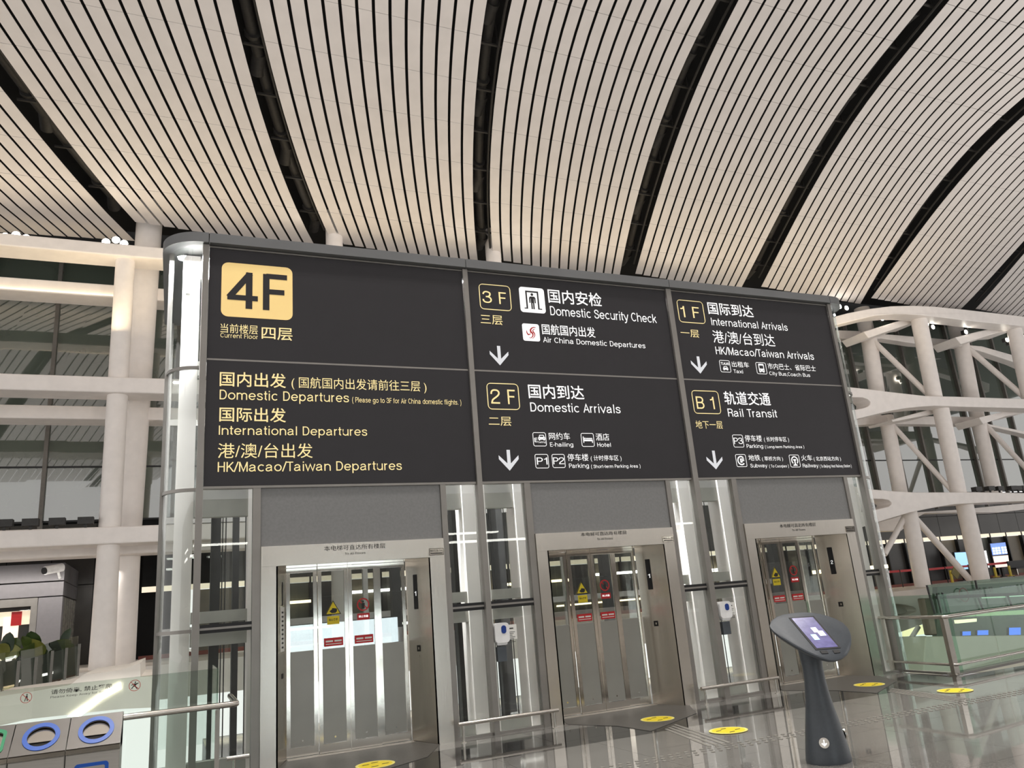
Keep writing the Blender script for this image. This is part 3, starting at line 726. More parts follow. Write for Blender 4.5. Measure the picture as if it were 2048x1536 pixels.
# ---------------------------------------------------------------- lifts
YD = 10.92
INK = mat('print_black', rgb(45, 43, 42), .6)
YEL = mat('sticker_yellow', rgb(240, 215, 30), .45, vary=.03)
REDS = mat('sticker_red', rgb(200, 30, 36), .45, vary=.03)
PAPER = mat('paper_white', rgb(236, 235, 230), .7, vary=.02)
HDR = [((640, 418, 393), (955, 402), (747, 438, 426), (853, 432), Zm(400, 940, 2.577), 'No.L-L-1A'),
       ((828, 362, 342), (1080, 355), (917, 384, 373), (1002, 381), Zm(860, 940, 2.743), 'No.L-L-1B'),
       ((648, 337, 319), (828, 332), (710, 354, 344), (775, 352), Zm(1300, 920, 2.494), 'No.L-L-1C')]
ld = ['stainless lift doorway below the gold 4F sign', 'stainless lift doorway below the 2F domestic arrivals sign', 'stainless lift doorway behind the dark kiosk']
for li in range(3):
    pa, pb = PN[li]; cx = (pa + pb) / 2 - .012
    L = empty('elevator_entrance', (cx, YT, 0), ld[li], 'elevator', 'three lift doorways')
    fo = .985; do = .812; zt = 2.34
    hd = bx('header', STEEL, L, pa, pb, YT - .055, YT + .02, zt, ZH)
    for sg in (-1, 1):
        x0, x1 = (pa, cx - fo) if sg < 0 else (cx + fo, pb)
        bx('jamb', STEEL, L, x0, x1, YT - .05, YT + .01, 0, zt - .001)
        # splayed reveal from the jamb edge to the door plane
        p, q = (cx + sg * fo, YT - .05), (cx + sg * do, YD)
        MB().quad((p[0], p[1], 0), (q[0], q[1], 0), (q[0], q[1], zt), (p[0], p[1], zt), (sg * .02, 0, 0)).build('reveal', STEEL, L)
    MB().quad((cx - fo, YT - .03, zt), (cx + fo, YT - .03, zt), (cx + do, YD, zt), (cx - do, YD, zt), (0, 0, .02)).build('reveal_soffit', STEELP, L)
    bx('sill', mat('sill_granite%d' % li, rgb(150, 142, 132), .3, vary=.2, scale=60), L, cx - do, cx + do, YD - .14, YD + .02, 0, .006)
    # header lettering
    p0, p1, q0, q1, zz, num = HDR[li]
    for st, u, v in (('本电梯可直达所有楼层', p0, p1), ('To All Floors', q0, q1)):
        a = PY(*zz(u[0], u[1]), YT - .055); t = PY(*zz(u[0], u[2]), YT - .055); b = PY(*zz(*v), YT - .055)
        z0 = (a.z + b.z) / 2; text(st, hd, INK, a.x, b.x, z0, z0 + t.z - a.z, lambda x, z: (x, YT - .058, z), .0)
    f = bx('number_plate', STEELP, L, pb - .22, pb - .005, YT - .062, YT - .055, zt + .02, zt + .12)
    MB().prism([rrect(pb - .215, pb - .01, zt + .025, zt + .115, .01), rrect(pb - .21, pb - .015, zt + .03, zt + .11, .008)], lambda a, b: (a, YT - .0625, b), (0, -.001, 0)).build('plate_border', INK, f)
    bx('print_line', INK, f, pb - .195, pb - .03, YT - .064, YT - .063, zt + .042, zt + .055)
    text(num, f, INK, pb - .20, pb - .025, zt + .072, zt + .098, lambda x, z: (x, YT - .064, z), .01)
    # four telescopic leaves
    lw = 2 * do / 4
    for k in range(4):
        x0 = cx - do + k * lw; x1 = x0 + lw; y0 = YD if k in (1, 2) else YD + .035
        lf = empty('door_leaf', (cx, YD, 0)); lf.parent = L; lf.location = (x0 - L.location.x, YD - YT, 0)
        st = .052
        for a, b, c, d in ((x0 + .003, x0 + st, .012, zt - .004), (x1 - st, x1 - .003, .012, zt - .004)):
            bx('stile', STEELP, lf, a, b, y0, y0 + .03, c, d)
        bx('top_rail', STEELP, lf, x0 + st, x1 - st, y0, y0 + .03, 2.272, zt - .004)
        bx('bottom_rail', STEELP, lf, x0 + st, x1 - st, y0, y0 + .03, .012, .115)
        bx('glass_pane', DOORGL, lf, x0 + st, x1 - st, y0 + .012, y0 + .02, 1.272, 2.272)
        bx('frosted_panel', STEELD, lf, x0 + st + .004, x1 - st - .004, y0 + .006, y0 + .024, .121, 1.27)
        MB().tube([((x0 + x1) / 2, y0 + .004, .19), ((x0 + x1) / 2, y0 + .007, .19)], .012, 10).build('screw_cap', STEELP, lf)
        fy = lambda off, y0=y0: (lambda x, z: (x, y0 + .006 - off, z))
        xm = (x0 + x1) / 2
        if k == 1:
            tri = MB().prism([[(xm - .105, 1.70), (xm + .105, 1.70), (xm, 1.885)]], lambda a, b: (a, y0 + .006, b), (0, -.001, 0)).build('warning_sticker', YEL, lf)
            MB().prism([[(xm - .105, 1.70), (xm + .105, 1.70), (xm, 1.885)], [(xm - .09, 1.71), (xm + .09, 1.71), (xm, 1.868)]], lambda a, b: (a, y0 + .004, b), (0, -.001, 0)).build('sticker_border', INK, lf)
            MB().prism([[(xm - .05, 1.745), (xm - .02, 1.72), (xm + .03, 1.72), (xm + .05, 1.74), (xm + .05, 1.775), (xm - .01, 1.785), (xm - .02, 1.765)]], lambda a, b: (a, y0 + .004, b), (0, -.001, 0)).build('hand_mark', INK, lf)
            MB().prism([rrect(xm - .08, xm + .08, 1.575, 1.68, .004)], lambda a, b: (a, y0 + .006, b), (0, -.001, 0)).build('caution_label', YEL, lf)
            text('当心夹手', lf, INK, xm - .06, xm + .06, 1.62, 1.65, fy(.003), .02)
        if k == 2:
            MB().prism([circ(xm, 1.80, .085), circ(xm, 1.80, .068)], lambda a, b: (a, y0 + .006, b), (0, -.001, 0)).build('ban_ring', REDS, lf)
            MB().prism([[(xm - .056, 1.846), (xm - .046, 1.856), (xm + .056, 1.754), (xm + .046, 1.744)]], lambda a, b: (a, y0 + .005, b), (0, -.001, 0)).build('ban_bar', REDS, lf)
            MB().prism([circ(xm, 1.838, .014, 10)], lambda a, b: (a, y0 + .004, b), (0, -.001, 0)).build('figure_mark', INK, lf)
            MB().prism([[(xm - .022, 1.82), (xm + .022, 1.82), (xm + .018, 1.745), (xm - .018, 1.745)]], lambda a, b: (a, y0 + .004, b), (0, -.001, 0)).build('figure_mark', INK, lf)
            MB().prism([rrect(xm - .085, xm + .085, 1.60, 1.685, .004)], lambda a, b: (a, y0 + .006, b), (0, -.001, 0)).build('ban_label', REDS, lf)
            text('禁止倚靠', lf, WHT, xm - .065, xm + .065, 1.63, 1.66, fy(.003), .02)
        if k in (1, 2):
            MB().prism([rrect(xm - .125, xm + .125, 1.30, 1.405, .003)], lambda a, b: (a, y0 + .006, b), (0, -.001, 0)).build('red_label', REDS, lf)
            for zb, hh_, x0_, x1_ in ((1.352, .022, -.105, -.01), (1.352, .022, .01, .105), (1.322, .010, -.105, .105)):
                MB().prism([[(xm + x0_, zb), (xm + x1_, zb), (xm + x1_, zb + hh_), (xm + x0_, zb + hh_)]], lambda a, b: (a, y0 + .004, b), (0, -.001, 0)).build('print_line', PAPER, lf)
    # dark lift car lining deep behind the glass
    # indicator, button on the right reveal, notice strip on the left one
    def rv(sg, u, z, off, cx=cx):
        px = Vector((cx + sg * fo, YT - .05, 0)); qx = Vector((cx + sg * do, YD, 0)); d = (qx - px).normalized(); n = Vector((-sg * abs(d.y), -abs(d.x), 0))
        p = px + (qx - px) * u; return Vector((p.x, p.y, z)) + n * off
    def rvq(name, m, sg, u0, u1, z0, z1, off=.004, parent=None):
        return MB().quad(rv(sg, u0, z0, .001), rv(sg, u1, z0, .001), rv(sg, u1, z1, .001), rv(sg, u0, z1, .001), rv(sg, u0, z0, off) - rv(sg, u0, z0, .001)).build(name, m, parent or L)
    ind = rvq('floor_display', BLACK, 1, .52, .68, 1.68, 2.14)
    text('1' if li < 2 else '2', ind, WHT, .56, .63, 1.855, 1.915, lambda u, z, rv=rv: rv(1, 1.19 - u, z, .006), .02)
    cb = rvq('call_panel', BLACK, 1, .50, .64, 1.13, 1.21)
    rvq('call_button', STEELP, 1, .535, .575, 1.155, 1.185, .009, cb)
    rvq('button_ring', STEELP, 1, .55, .57, 1.06, 1.08, .005)
    ns = rvq('notice_strip', PAPER, -1, .30, .72, 1.30, 1.84)
    for q in range(9):
        rvq('print_line', INK, -1, .40, .60, 1.34 + q * .053, 1.34 + q * .053 + .022, .006, ns)
    rvq('slot', BLACK, -1, .48, .58, 1.86, 2.15)
    rvq('key_switch', BLACK, -1, .42, .60, .98, 1.04)

# ---------------------------------------------------------------- crash rails
cl = ['short crash rail left of the first lift door', 'long crash rail between the first and second lift', 'long crash rail between the second and third lift']
for i, (x0, x1) in enumerate(((.62, .86), (3.40, 4.82), (7.16, 8.60))):
    rl = empty('crash_rail', ((x0 + x1) / 2, YT - .22, 0), cl[i], 'rail', 'low steel crash rails')
    MB().tube([(x0, YT - .22, .22), (x1, YT - .22, .22)], .026, 12).build('bar', PIPE, rl)
    for x in ((x0 + .06, x1 - .06) if i else (x0 + .08,)):
        MB().tube([(x, YT - .22, 0), (x, YT - .22, .20)], .016, 10).build('leg', PIPE, rl)
        MB().tube([(x, YT - .22, 0), (x, YT - .22, .008)], .04, 12).build('foot_plate', PIPE, rl)

# ---------------------------------------------------------------- sanitiser dispensers and notices on the glass
Ez = Zm(860, 940, 2.743); Fz = Zm(1300, 920, 2.494)
BLUE = mat('dispenser_blue', rgb(28, 62, 140), .3)
TRAY = mat('dispenser_tray', rgb(78, 84, 90), .4)
WPL = mat('dispenser_white', rgb(240, 240, 240), .3)
for i, (z, c0, c1, n0, n1) in enumerate(((Ez, (355, 952), (425, 835), (420, 932), (475, 845)), (Fz, (348, 792), (402, 702), (388, 775), (422, 708)))):
    a = PY(*z(*c0), YT - .05); b = PY(*z(*c1), YT - .05)
    wd = min(b.x - a.x, .22); x0, x1, z0, z1 = a.x, a.x + wd, a.z, b.z
    d = empty('sanitiser_dispenser', ((x0 + x1) / 2, YT, z0), ['white hand sanitiser dispenser between the first and second lift', 'white hand sanitiser dispenser between the second and third lift'][i], 'dispenser', 'two hand sanitiser dispensers')
    MB().prism([rrect(x0, x1, z0, z1, .05, 6)], lambda p, q: (p, YT + .015, q), (0, -.11, 0)).build('body', WPL, d)
    MB().prism([rrect(x0 + .03, x1 - .03, z0 - .03, z0 + .05, .02, 4)], lambda p, q: (p, YT - .0, q), (0, -.07, 0)).build('spout', WPL, d)
    MB().prism([rrect(x0 + wd * .44, x0 + wd * .78, z0 + (z1 - z0) * .46, z1 - .035, .034, 6)], lambda p, q: (p, YT - .095, q), (0, -.006, 0)).build('level_window', BLUE, d)
    bx('drip_tray', TRAY, d, x0 + .03, x1 - .05, YT - .06, YT + .012, z0 - .24, z0 - .05)
    a = PY(*z(*n0), YT); b = PY(*z(*n1), YT)
    n = empty('notice_sheet', ((a.x + b.x) / 2, YT, a.z), ['white printed notice beside the dispenser left of the second lift', 'white printed notice beside the dispenser left of the third lift'][i], 'notice', 'two printed notices on the glass')
    bx('sheet', PAPER, n, a.x, b.x, YT + .012, YT + .018, a.z, b.z)
    bx('print_title', INK, n, a.x + .06, b.x - .05, YT + .010, YT + .012, b.z - .058, b.z - .042)
    for q in range(7):
        bx('print_line', INK, n, a.x + .03, b.x - .03 - .02 * (q % 3), YT + .010, YT + .012, b.z - .10 - q * .022, b.z - .094 - q * .022)

# ---------------------------------------------------------------- balustrades
YBAL = 9.22
lb = empty('glass_balustrade', (-.6, YBAL, 0), 'glass balustrade with steel handrail and printed safety notice behind the bins', 'balustrade')
for x0, x1 in ((-4.6, -3.15), (-3.13, -1.62), (-1.60, .46)):
    bx('glass_pane', FROSTB if x0 > -2 else GREENGL, lb, x0, x1, YBAL - .008, YBAL + .008, -.35, 1.245)
bx('glass_pane', GREENGL, lb, .452, .468, YBAL + .02, 10.28, -.35, 1.245)
MB().tube([(-4.6, YBAL - .12, .885), (.60, YBAL - .12, .885), (.64, YBAL - .10, .885), (.645, YBAL + .1, .885), (.645, 10.2, .885)], .030, 12).build('handrail', PIPE, lb)
for x in (-3.14, -1.61, .46):
    bx('glass_post', PIPE, lb, x - .022, x + .022, YBAL - .09, YBAL - .05, -.3, .84)
    bx('rail_bracket', PIPE, lb, x - .012, x + .012, YBAL - .12, YBAL - .0, .80, .87)
bx('edge_profile', POST, lb, -4.6, .50, YBAL - .05, YBAL + .05, -.06, .03)
GZ = Zm(0, 1300, 6.206)
LBY = YBAL - .012
NOTE = mat('notice_grey', rgb(44, 46, 42), .6)
def gtext(st, p0, p1, wt):
    a = PY(*GZ(p0[0], p0[1]), LBY); t = PY(*GZ(p0[0], p0[2]), LBY); b = PY(*GZ(*p1), LBY)
    z0 = (a.z + b.z) / 2; text(st, lb, NOTE, a.x, b.x, z0, z0 + t.z - a.z, lambda x, z: (x, LBY, z), wt)
gtext('请勿倚靠, 禁止攀爬', (632, 556, 500), (1392, 470), .01)
gtext('Please Keep Away for Safety', (625, 605, 578), (1392, 515), .0)
BANR = mat('ban_red', rgb(178, 70, 62), .5)
for cx_, cy_, fig in ((325, 592, 0), (1672, 440, 1)):
    c = PY(*GZ(cx_, cy_), LBY); rr = abs(PY(*GZ(cx_ + 73, cy_), LBY).x - c.x)
    MB().prism([circ(c.x, c.z, rr, 28), circ(c.x, c.z, rr * .90, 28)], lambda a, b: (a, LBY, b), (0, -.001, 0)).build('ban_ring', BANR, lb)
    MB().prism([[(c.x - rr * .70, c.z + rr * .62), (c.x - rr * .62, c.z + rr * .70), (c.x + rr * .70, c.z - rr * .62), (c.x + rr * .62, c.z - rr * .70)]], lambda a, b: (a, LBY, b), (0, -.001, 0)).build('ban_bar', BANR, lb)
    MB().prism([circ(c.x + rr * .1, c.z + rr * .55, rr * .13, 10)], lambda a, b: (a, LBY + .002, b), (0, -.001, 0)).build('figure_mark', NOTE, lb)
    if fig: pts = [(-.6, .15), (-.1, .35), (.3, .35), (.65, .45), (.65, .33), (.25, .1), (.2, -.1), (.5, -.6), (.35, -.65), (.02, -.2), (-.15, -.2), (-.45, -.6), (-.58, -.52), (-.25, -.05), (-.15, .15), (-.6, .03)]
    else: pts = [(-.05, .38), (.2, .38), (.25, -.1), (.3, -.65), (.15, -.65), (.08, -.15), (-.05, -.15), (-.15, -.65), (-.3, -.65), (-.15, -.1)]
    MB().prism([[(c.x + a * rr, c.z + b * rr) for a, b in pts]], lambda a, b: (a, LBY + .002, b), (0, -.001, 0)).build('figure_mark', NOTE, lb)

rb = empty('glass_balustrade', (12.6, 9.3, 0), 'green tinted glass balustrade with double steel rails right of the tower', 'balustrade')
c0, c1, c2 = (11.38, 10.66), (11.27, 9.20), (17.5, 10.05)
def along(a, b, t): return (a[0] + (b[0] - a[0]) * t, a[1] + (b[1] - a[1]) * t)
for z, r in ((.88, .03), (.16, .022)):
    MB().tube([(*c0, z), (*along(c0, c1, .97), z), (*along(c1, c2, .006), z), (*c2, z)], r, 12).build('handrail', PIPE, rb)
def pane(a, b, z0, z1, par, m, off=.10):
    d = Vector((b[0] - a[0], b[1] - a[1], 0)).normalized(); n = Vector((-d.y, d.x, 0)) * off
    A = Vector((a[0], a[1], z0)) + n; Bv = Vector((b[0], b[1], z0)) + n
    return MB().quad(A, Bv, Bv + Vector((0, 0, z1 - z0)), A + Vector((0, 0, z1 - z0)), Vector((-d.y, d.x, 0)) * .014).build('glass_pane', m, par)
pane((11.40, 9.3), (11.44, 10.6), 0.02, 1.22, rb, GREENGL, -.12)
for t0, t1 in ((.02, .235), (.24, .48), (.485, .74), (.745, 1)):
    pane(along(c1, c2, t0), along(c1, c2, t1), 0.02, 1.22, rb, GREENGL, .12)
for t in (.006, .475, .95):
    p = along(c1, c2, t)
    bx('rail_post', PIPE, rb, p[0] - .055, p[0] + .055, p[1] + .03, p[1] + .10, 0, .86)
    bx('post_shoe', PIPE, rb, p[0] - .07, p[0] + .07, p[1] + .0, p[1] + .13, 0, .02)
bx('rail_post', PIPE, rb, 11.33, 11.38, 10.45, 10.55, 0, .86)
MB().quad((11.30, 9.26, 0), (11.42, 10.7, 0), (11.47, 10.7, 0), (11.36, 9.26, 0), (0, 0, .03)).build('edge_profile', POST, rb)
MB().quad((*along(c1, c2, .01), 0), (*c2, 0), (c2[0], c2[1] + .14, 0), (c1[0], c1[1] + .2, 0), (0, 0, .03)).build('edge_profile', POST, rb)

# ---------------------------------------------------------------- recycling bins
BINM = mat('bin_steel', rgb(178, 174, 168), .36, metal=.45, vary=.05, scale=4, stretch=(1, 1, 30))
BINT = mat('bin_hood', rgb(92, 88, 84), .42, metal=.6, vary=.05, scale=5)
BLU = mat('bin_blue', rgb(24, 82, 176), .35, vary=.03)
GRN = mat('bin_green', rgb(18, 132, 84), .35, vary=.03)
bw = .445; by = 8.62; bx0 = -.402 - 3 * bw
bl = ['steel recycling bin with green rectangular opening, leftmost of three', 'steel recycling bin with blue oval opening, middle of three', 'steel recycling bin with blue oval opening next to the handrail']
for i in range(3):
    x0 = bx0 + i * bw + .004; x1 = x0 + bw - .008; xm = (x0 + x1) / 2
    b = empty('recycling_bin', (xm, by + .2, 0), bl[i], 'bin', 'row of three recycling bins')
    MB().add([(x0, by + .012, .03), (x1, by + .012, .03), (x1, by + .42, .03), (x0, by + .42, .03), (x0, by + .012, .66), (x1, by + .012, .66), (x1, by + .42, .93), (x0, by + .42, .93)],
             [(3, 2, 1, 0), (0, 1, 5, 4), (1, 2, 6, 5), (2, 3, 7, 6), (3, 0, 4, 7), (4, 5, 6, 7)]).build('body', BINM, b)
    hz = lambda a, t: (a, by + .02 + t * .30, .70 + t * .245)          # sloped hood plane, t 0..1
    nrm = Vector((0, -.245, .30)).normalized()
    def hood(name, m, loops, th, off=0, par=None):
        return MB().prism(loops, lambda a, t: Vector(hz(a, t)) + nrm * off, nrm * th).build(name, m, par or b)
    if i == 0: op = rrect(x0 + .06, x1 - .075, .18, .82, .12); ring = rrect(x0 + .035, x1 - .05, .08, .92, .16); col = GRN
    else: op = circ(xm + .005, .5, .112, 28, .30); ring = circ(xm + .005, .5, .15, 28, .42); col = BLU
    hood('hood', BINT, [[(x0, 0), (x1, 0), (x1, 1), (x0, 1)], op], .012)
    hood('opening_ring', col, [ring, op], .006, .012)
    hood('flap', STEELP, [[(p[0], max(p[1], .40)) for p in op]], .004, -.012)
    hood('chute', BLACK, [[(p[0], p[1]) for p in op]], .003, -.05)
    MB().add([(x0, by + .02, .66), (x1, by + .02, .66), (x1, by + .32, .945), (x0, by + .32, .945), (x0, by + .40, .66), (x1, by + .40, .66), (x1, by + .40, .945), (x0, by + .40, .945)],
             [(4, 5, 6, 7), (3, 2, 6, 7), (0, 3, 7, 4), (1, 5, 6, 2)]).build('hood_back', BINT, b)
    MB().box(x0 - .002, x1 + .002, by - .012, by + .03, .665, .702).build('ledge', STEELP, b)
    bx('door_panel', BINM, b, x0 + .006, x1 - .006, by, by + .012, .05, .655)
    st = MB().prism([rrect(x0 + .075, x1 - .085, .16, .575, .03), rrect(x0 + .105, x1 - .115, .19, .545, .015)], lambda p, q: (p, by, q), (0, -.003, 0)).build('symbol_frame', col, b)
    if i == 0:
        MB().prism([rrect(x0 + .14, x1 - .15, .25, .48, .01)], lambda p, q: (p, by, q), (0, -.003, 0)).build('symbol', col, b)
    else:
        for k in range(3):
            t = pi / 2 + k * 2 * pi / 3
            f = lambda u, v: (xm - .005 + math.cos(t) * u * .09 - math.sin(t) * v * .09, .43 + math.sin(t) * u * .09 + math.cos(t) * v * .09)
            MB().prism([[f(1.0, -.25), f(1.0, .25), f(.35, .75), f(.15, .40), f(.60, .0)]], lambda p, q: (p, by, q), (0, -.003, 0)).build('recycle_arrow', col, b)
    for q in (x0 + .05, x1 - .05): bx('foot', BLACK, b, q - .02, q + .02, by + .05, by + .38, 0, .03)

# ---------------------------------------------------------------- kiosk
KX, KY = 5.66, 6.19
kk = empty('information_kiosk', (KX, KY, 0), 'dark grey information kiosk with tilted oval head and small screen', 'kiosk')
KM = mat('kiosk_grey', rgb(66, 71, 77), .42, vary=.06, scale=40)
prof = [(0, .212), (.02, .214), (.10, .203), (.25, .178), (.40, .148), (.55, .120), (.70, .102), (.82, .098), (.95, .108), (1.02, .118)]
kb = MB(); n = 28; vs = []; fs = []
for z, r in prof:
    for i in range(n): vs.append((KX + r * math.cos(2 * pi * i / n) - .06 * (1 - z / 1.0) * 0, KY + r * .9 * math.sin(2 * pi * i / n), z))
for k in range(len(prof) - 1):
    for i in range(n): fs.append((k * n + i, k * n + (i + 1) % n, (k + 1) * n + (i + 1) % n, (k + 1) * n + i))
fs += [tuple(range(n - 1, -1, -1)), tuple((len(prof) - 1) * n + i for i in range(n))]
kb.sm = True; kb.add(vs, fs).build('pedestal', KM, kk)
KZ = Zm(1520, 1200, 4.571)
az, ti = math.radians(264), math.radians(40)
kn = Vector((math.cos(az) * math.sin(ti), math.sin(az) * math.sin(ti), math.cos(ti)))
kc = Vector((5.605, 6.08, 1.117))
def kp(x, y, off=0): return PL(*KZ(x, y), kc, kn) + kn * off
outl = [(92, 225), (105, 185), (150, 150), (215, 127), (290, 115), (380, 108), (460, 109), (545, 120), (620, 140), (695, 167), (760, 203), (805, 250), (830, 300), (838, 350), (836, 400), (823, 450), (798, 492), (752, 528), (700, 546), (640, 545), (580, 530), (500, 502), (420, 466), (335, 422), (250, 370), (185, 327), (130, 283), (100, 250)]
rim = [kp(*p) for p in outl]; cen = sum(rim, Vector()) / len(rim)
def ringed(sc, off): return [cen + (p - cen) * sc + kn * off for p in rim]
rs = [ringed(.97, 0), ringed(1.0, -.008), ringed(1.0, -.022), ringed(.95, -.045), ringed(.62, -.085), ringed(.25, -.10)]
m = len(rim); hv = [p for r in rs for p in r]; hf = [tuple(range(m))]
for k in range(len(rs) - 1):
    for i in range(m): hf.append((k * m + i, k * m + (i + 1) % m, (k + 1) * m + (i + 1) % m, (k + 1) * m + i))
hf.append(tuple((len(rs) - 1) * m + i for i in range(m - 1, -1, -1)))
hb = MB(); hb.sm = True; hb.add(hv, hf).build('head', KM, kk)
scr = MB().quad(kp(262, 165), kp(490, 148), kp(738, 440), kp(510, 460), kn * .004).build('screen_bezel', BLACK, kk)
SCR = mat('screen_lilac', rgb(80, 76, 120), .2, emit=.30, ecol=rgb(112, 106, 160), vary=.25, scale=14)
c4 = [(286, 172), (482, 160), (712, 430), (518, 444)]
MB().quad(*[kp(*p, .005) for p in c4], kn * .001).build('screen', SCR, scr)
def sq(u, v): 
    a, b, c, d = [Vector(p) for p in c4]; p = (a * (1 - u) + b * u) * (1 - v) + (d * (1 - u) + c * u) * v; return p
for (u0, u1, v0, v1, c) in ((.48, .72, .34, .50, (.86, .92, 1)), (.62, .90, .46, .62, (.90, .94, 1)), (.22, .46, .56, .74, (.45, .80, .82))):
    q = [sq(u0, v0), sq(u1, v0), sq(u1, v1), sq(u0, v1)]
    MB().quad(*[kp(p.x, p.y, .007) for p in q], kn * .001).build('screen_tile', wlight('tile%.2f' % u0, c, .8), scr)
for q in ([(545, 468), (610, 466), (625, 490), (565, 494)], [(662, 462), (722, 460), (734, 484), (680, 490)]):
    MB().quad(*[kp(*p) for p in q], kn * .006).build('button', BLACK, kk)
for t, pz in ((math.radians(225), .19), (math.radians(-20), .22)):
    d = Vector((math.cos(t), math.sin(t), .12)).normalized(); rr = .196
    c = Vector((KX + rr * math.cos(t), KY + rr * .93 * math.sin(t), pz))
    u = d.cross(Vector((0, 0, 1))).normalized(); v = u.cross(d).normalized()
    bd = MB().prism([circ(0, 0, .045, 20)], lambda a, b: c + u * a + v * b - d * .01, d * .013).build('badge', STEELP, kk)
    MB().prism([[(0, -.03), (.026, -.006), (.016, .002), (.005, -.009), (.005, .028), (-.005, .028), (-.005, -.009), (-.016, .002), (-.026, -.006)]], lambda a, b: c + u * a + v * b + d * .0035, d * .001).build('badge_arrow', WHT, bd)

# ---------------------------------------------------------------- floor stickers
YELP = mat('sticker_rim', rgb(238, 226, 130), .45)
sl = ['round yellow floor sticker in front of the first lift', 'round yellow floor sticker on the mat of the second lift', 'round yellow floor sticker on the slabs in front of the second lift',
      'round yellow floor sticker on the mat behind the kiosk', 'round yellow floor sticker near the right balustrade post']
for i, (x, y) in enumerate(((2.19, 9.63), (6.01, 9.63), (6.06, 8.19), (9.86, 9.64), (9.90, 8.19))):
    s = empty('floor_sticker', (x, y, 0), sl[i], 'sticker', 'yellow floor stickers')
    MB().prism([circ(x, y, .21, 32)], lambda a, b: (a, b, .006), (0, 0, .002)).build('disc', YEL, s)
    MB().prism([circ(x, y, .225, 32), circ(x, y, .195, 32)], lambda a, b: (a, b, .006), (0, 0, .003)).build('rim', YELP, s)
    for dx_, dy_ in ((-.10, .05), (.02, .12), (.11, -.03), (-.03, -.11)):
        MB().prism([[(x + dx_ - .05, y + dy_ - .02), (x + dx_ + .03, y + dy_ - .012), (x + dx_ + .05, y + dy_ + .02), (x + dx_ - .03, y + dy_ + .012)]], lambda a, b: (a, b, .008), (0, 0, .001)).build('mark', INK, s)

# ================================================================== FAR HALL, LEFT
YF = 38.0
WALLW = mat('far_ledge_white', rgb(216, 208, 198), .55, vary=.04, scale=1)
farf = bx('floor_far', WALLW, None, -40, 95, 36.2, 62, -.9, .42)
tag(farf, 'pale upper landing floor and white edge across the void', kind='structure')
tag(bx('floor_lower', mat('lower_floor', rgb(112, 110, 104), .25, vary=.1), None, -40, 95, 9.6, 62, -7.2, -7.0), 'floor of the level below seen through the void', kind='structure')
FG = mat('far_glazing', rgb(86, 95, 85), .06, metal=.0, vary=.08, scale=.2, spec=1.0)
# tinted reflective curtain wall: dark glass with a strong mirror coat
def coat(m, w, ior=2.6):
    b = m.node_tree.nodes['Principled BSDF']; b.inputs['Coat Weight'].default_value = w; b.inputs['Coat Roughness'].default_value = .01; b.inputs['Coat IOR'].default_value = ior
coat(FG, 1.0, 2.3)
MULL = mat('mullion_grey', rgb(112, 108, 102), .5, metal=.3)
YG = 45.0
wb = empty('wall_back', (10, YG, 0), 'far glazed curtain wall behind the white beams', kind='structure')
step = 3.0
for k in range(-5, 26):
    x = -3.2 + k * step
    for z0, z1 in ((7.5, 10.2), (10.25, 14.7), (14.75, 22.5)):
        y_ = YG + random.uniform(-.01, .01)
        MB().quad((x - step + .05, y_, z0), (x - .05, y_ + random.uniform(-.02, .02), z0), (x - .05, y_ + random.uniform(-.02, .02), z1), (x - step + .05, y_, z1), (0, .05, 0)).build('glass_pane', FG, wb)
    MB().box(x - .09, x + .09, YG - .28, YG + .02, 6.2, 22.5).build('mullion', MULL, wb)
for z in (7.45, 10.22, 14.72):
    MB().box(-40, 80, YG - .06, YG + .02, z - .04, z + .04).build('transom', BLACK, wb)
bx('bulkhead', VOID, wb, -60, 120, YG - .3, YG + .3, 22.4, 29)
LSH = mat('left_hall_dark', rgb(70, 66, 62), .25, vary=.3, scale=.4)
for k in range(14):
    x = -1.9 - k * 2.0
    bx('wall_panel', LSH, wb, x - 1.97, x, YG + 2.4, YG + 2.5, .42, 4.4)
    bx('wall_panel', LSH, wb, x - 1.97, x, YG + 2.4, YG + 2.5, 4.44, 7.6)
bx('wall_backing', VOID, wb, -60, 0, YG + 2.6, YG + 2.8, .42, 8)
bx('soffit', WHITE, wb, -60, 0, YG - 5, YG + 2.4, 6.3, 6.5)
# beams (front at YF, rear three metres behind) and columns
def beam(name, x0, x1, y0, y1, z0, z1, label, m=WHITE):
    b = MB(); b.box(x0, x1, y0, y1, z0, z1); o = b.build(name, m)
    mo = o.modifiers.new('bevel', 'BEVEL'); mo.width = .06; mo.segments = 2
    return tag(o, label, 'beam', 'white balcony beams on the left')
def zat(px, py, Y): return PY(px, py, Y).z
for nm, yy, (t, b_), lab in (('ring_beam', YF, (490, 514), 'topmost white beam left of the tower just under the ceiling edge'),
                            ('ring_beam', YF + 3, (573, 598), 'white beam left of the tower, second from the top'),
                            ('ring_beam', YF, (758, 789), 'white beam left of the tower, third from the top'),
                            ('ring_beam', YF + 3, (817, 843), 'white beam left of the tower, fourth from the top'),
                            ('ring_beam', YF, (1058, 1092), 'white beam left of the tower carrying the small floodlights'),
                            ('ring_beam', YF + 2.2, (1092, 1114), 'lowest white beam left of the tower above the grey pavilion')):
    X1 = 33 if (yy == YF and t < 500) else (9 if yy == YF else 12)
    beam(nm, -16, X1, yy - .5, yy + .9, zat(170, b_, yy), zat(170, t, yy), lab)
def column(x, y, z0, z1, r0, r1, label, name='column', top=None):
    o = MB().tube([(x, y, z0), (x, y, z0 + (z1 - z0) * .25), (top or (x, y, z1))], [r0, (r0 + r1) / 2 * .97, r1], 24).build(name, WHITE)
    return tag(o, label, 'column', 'white round columns')
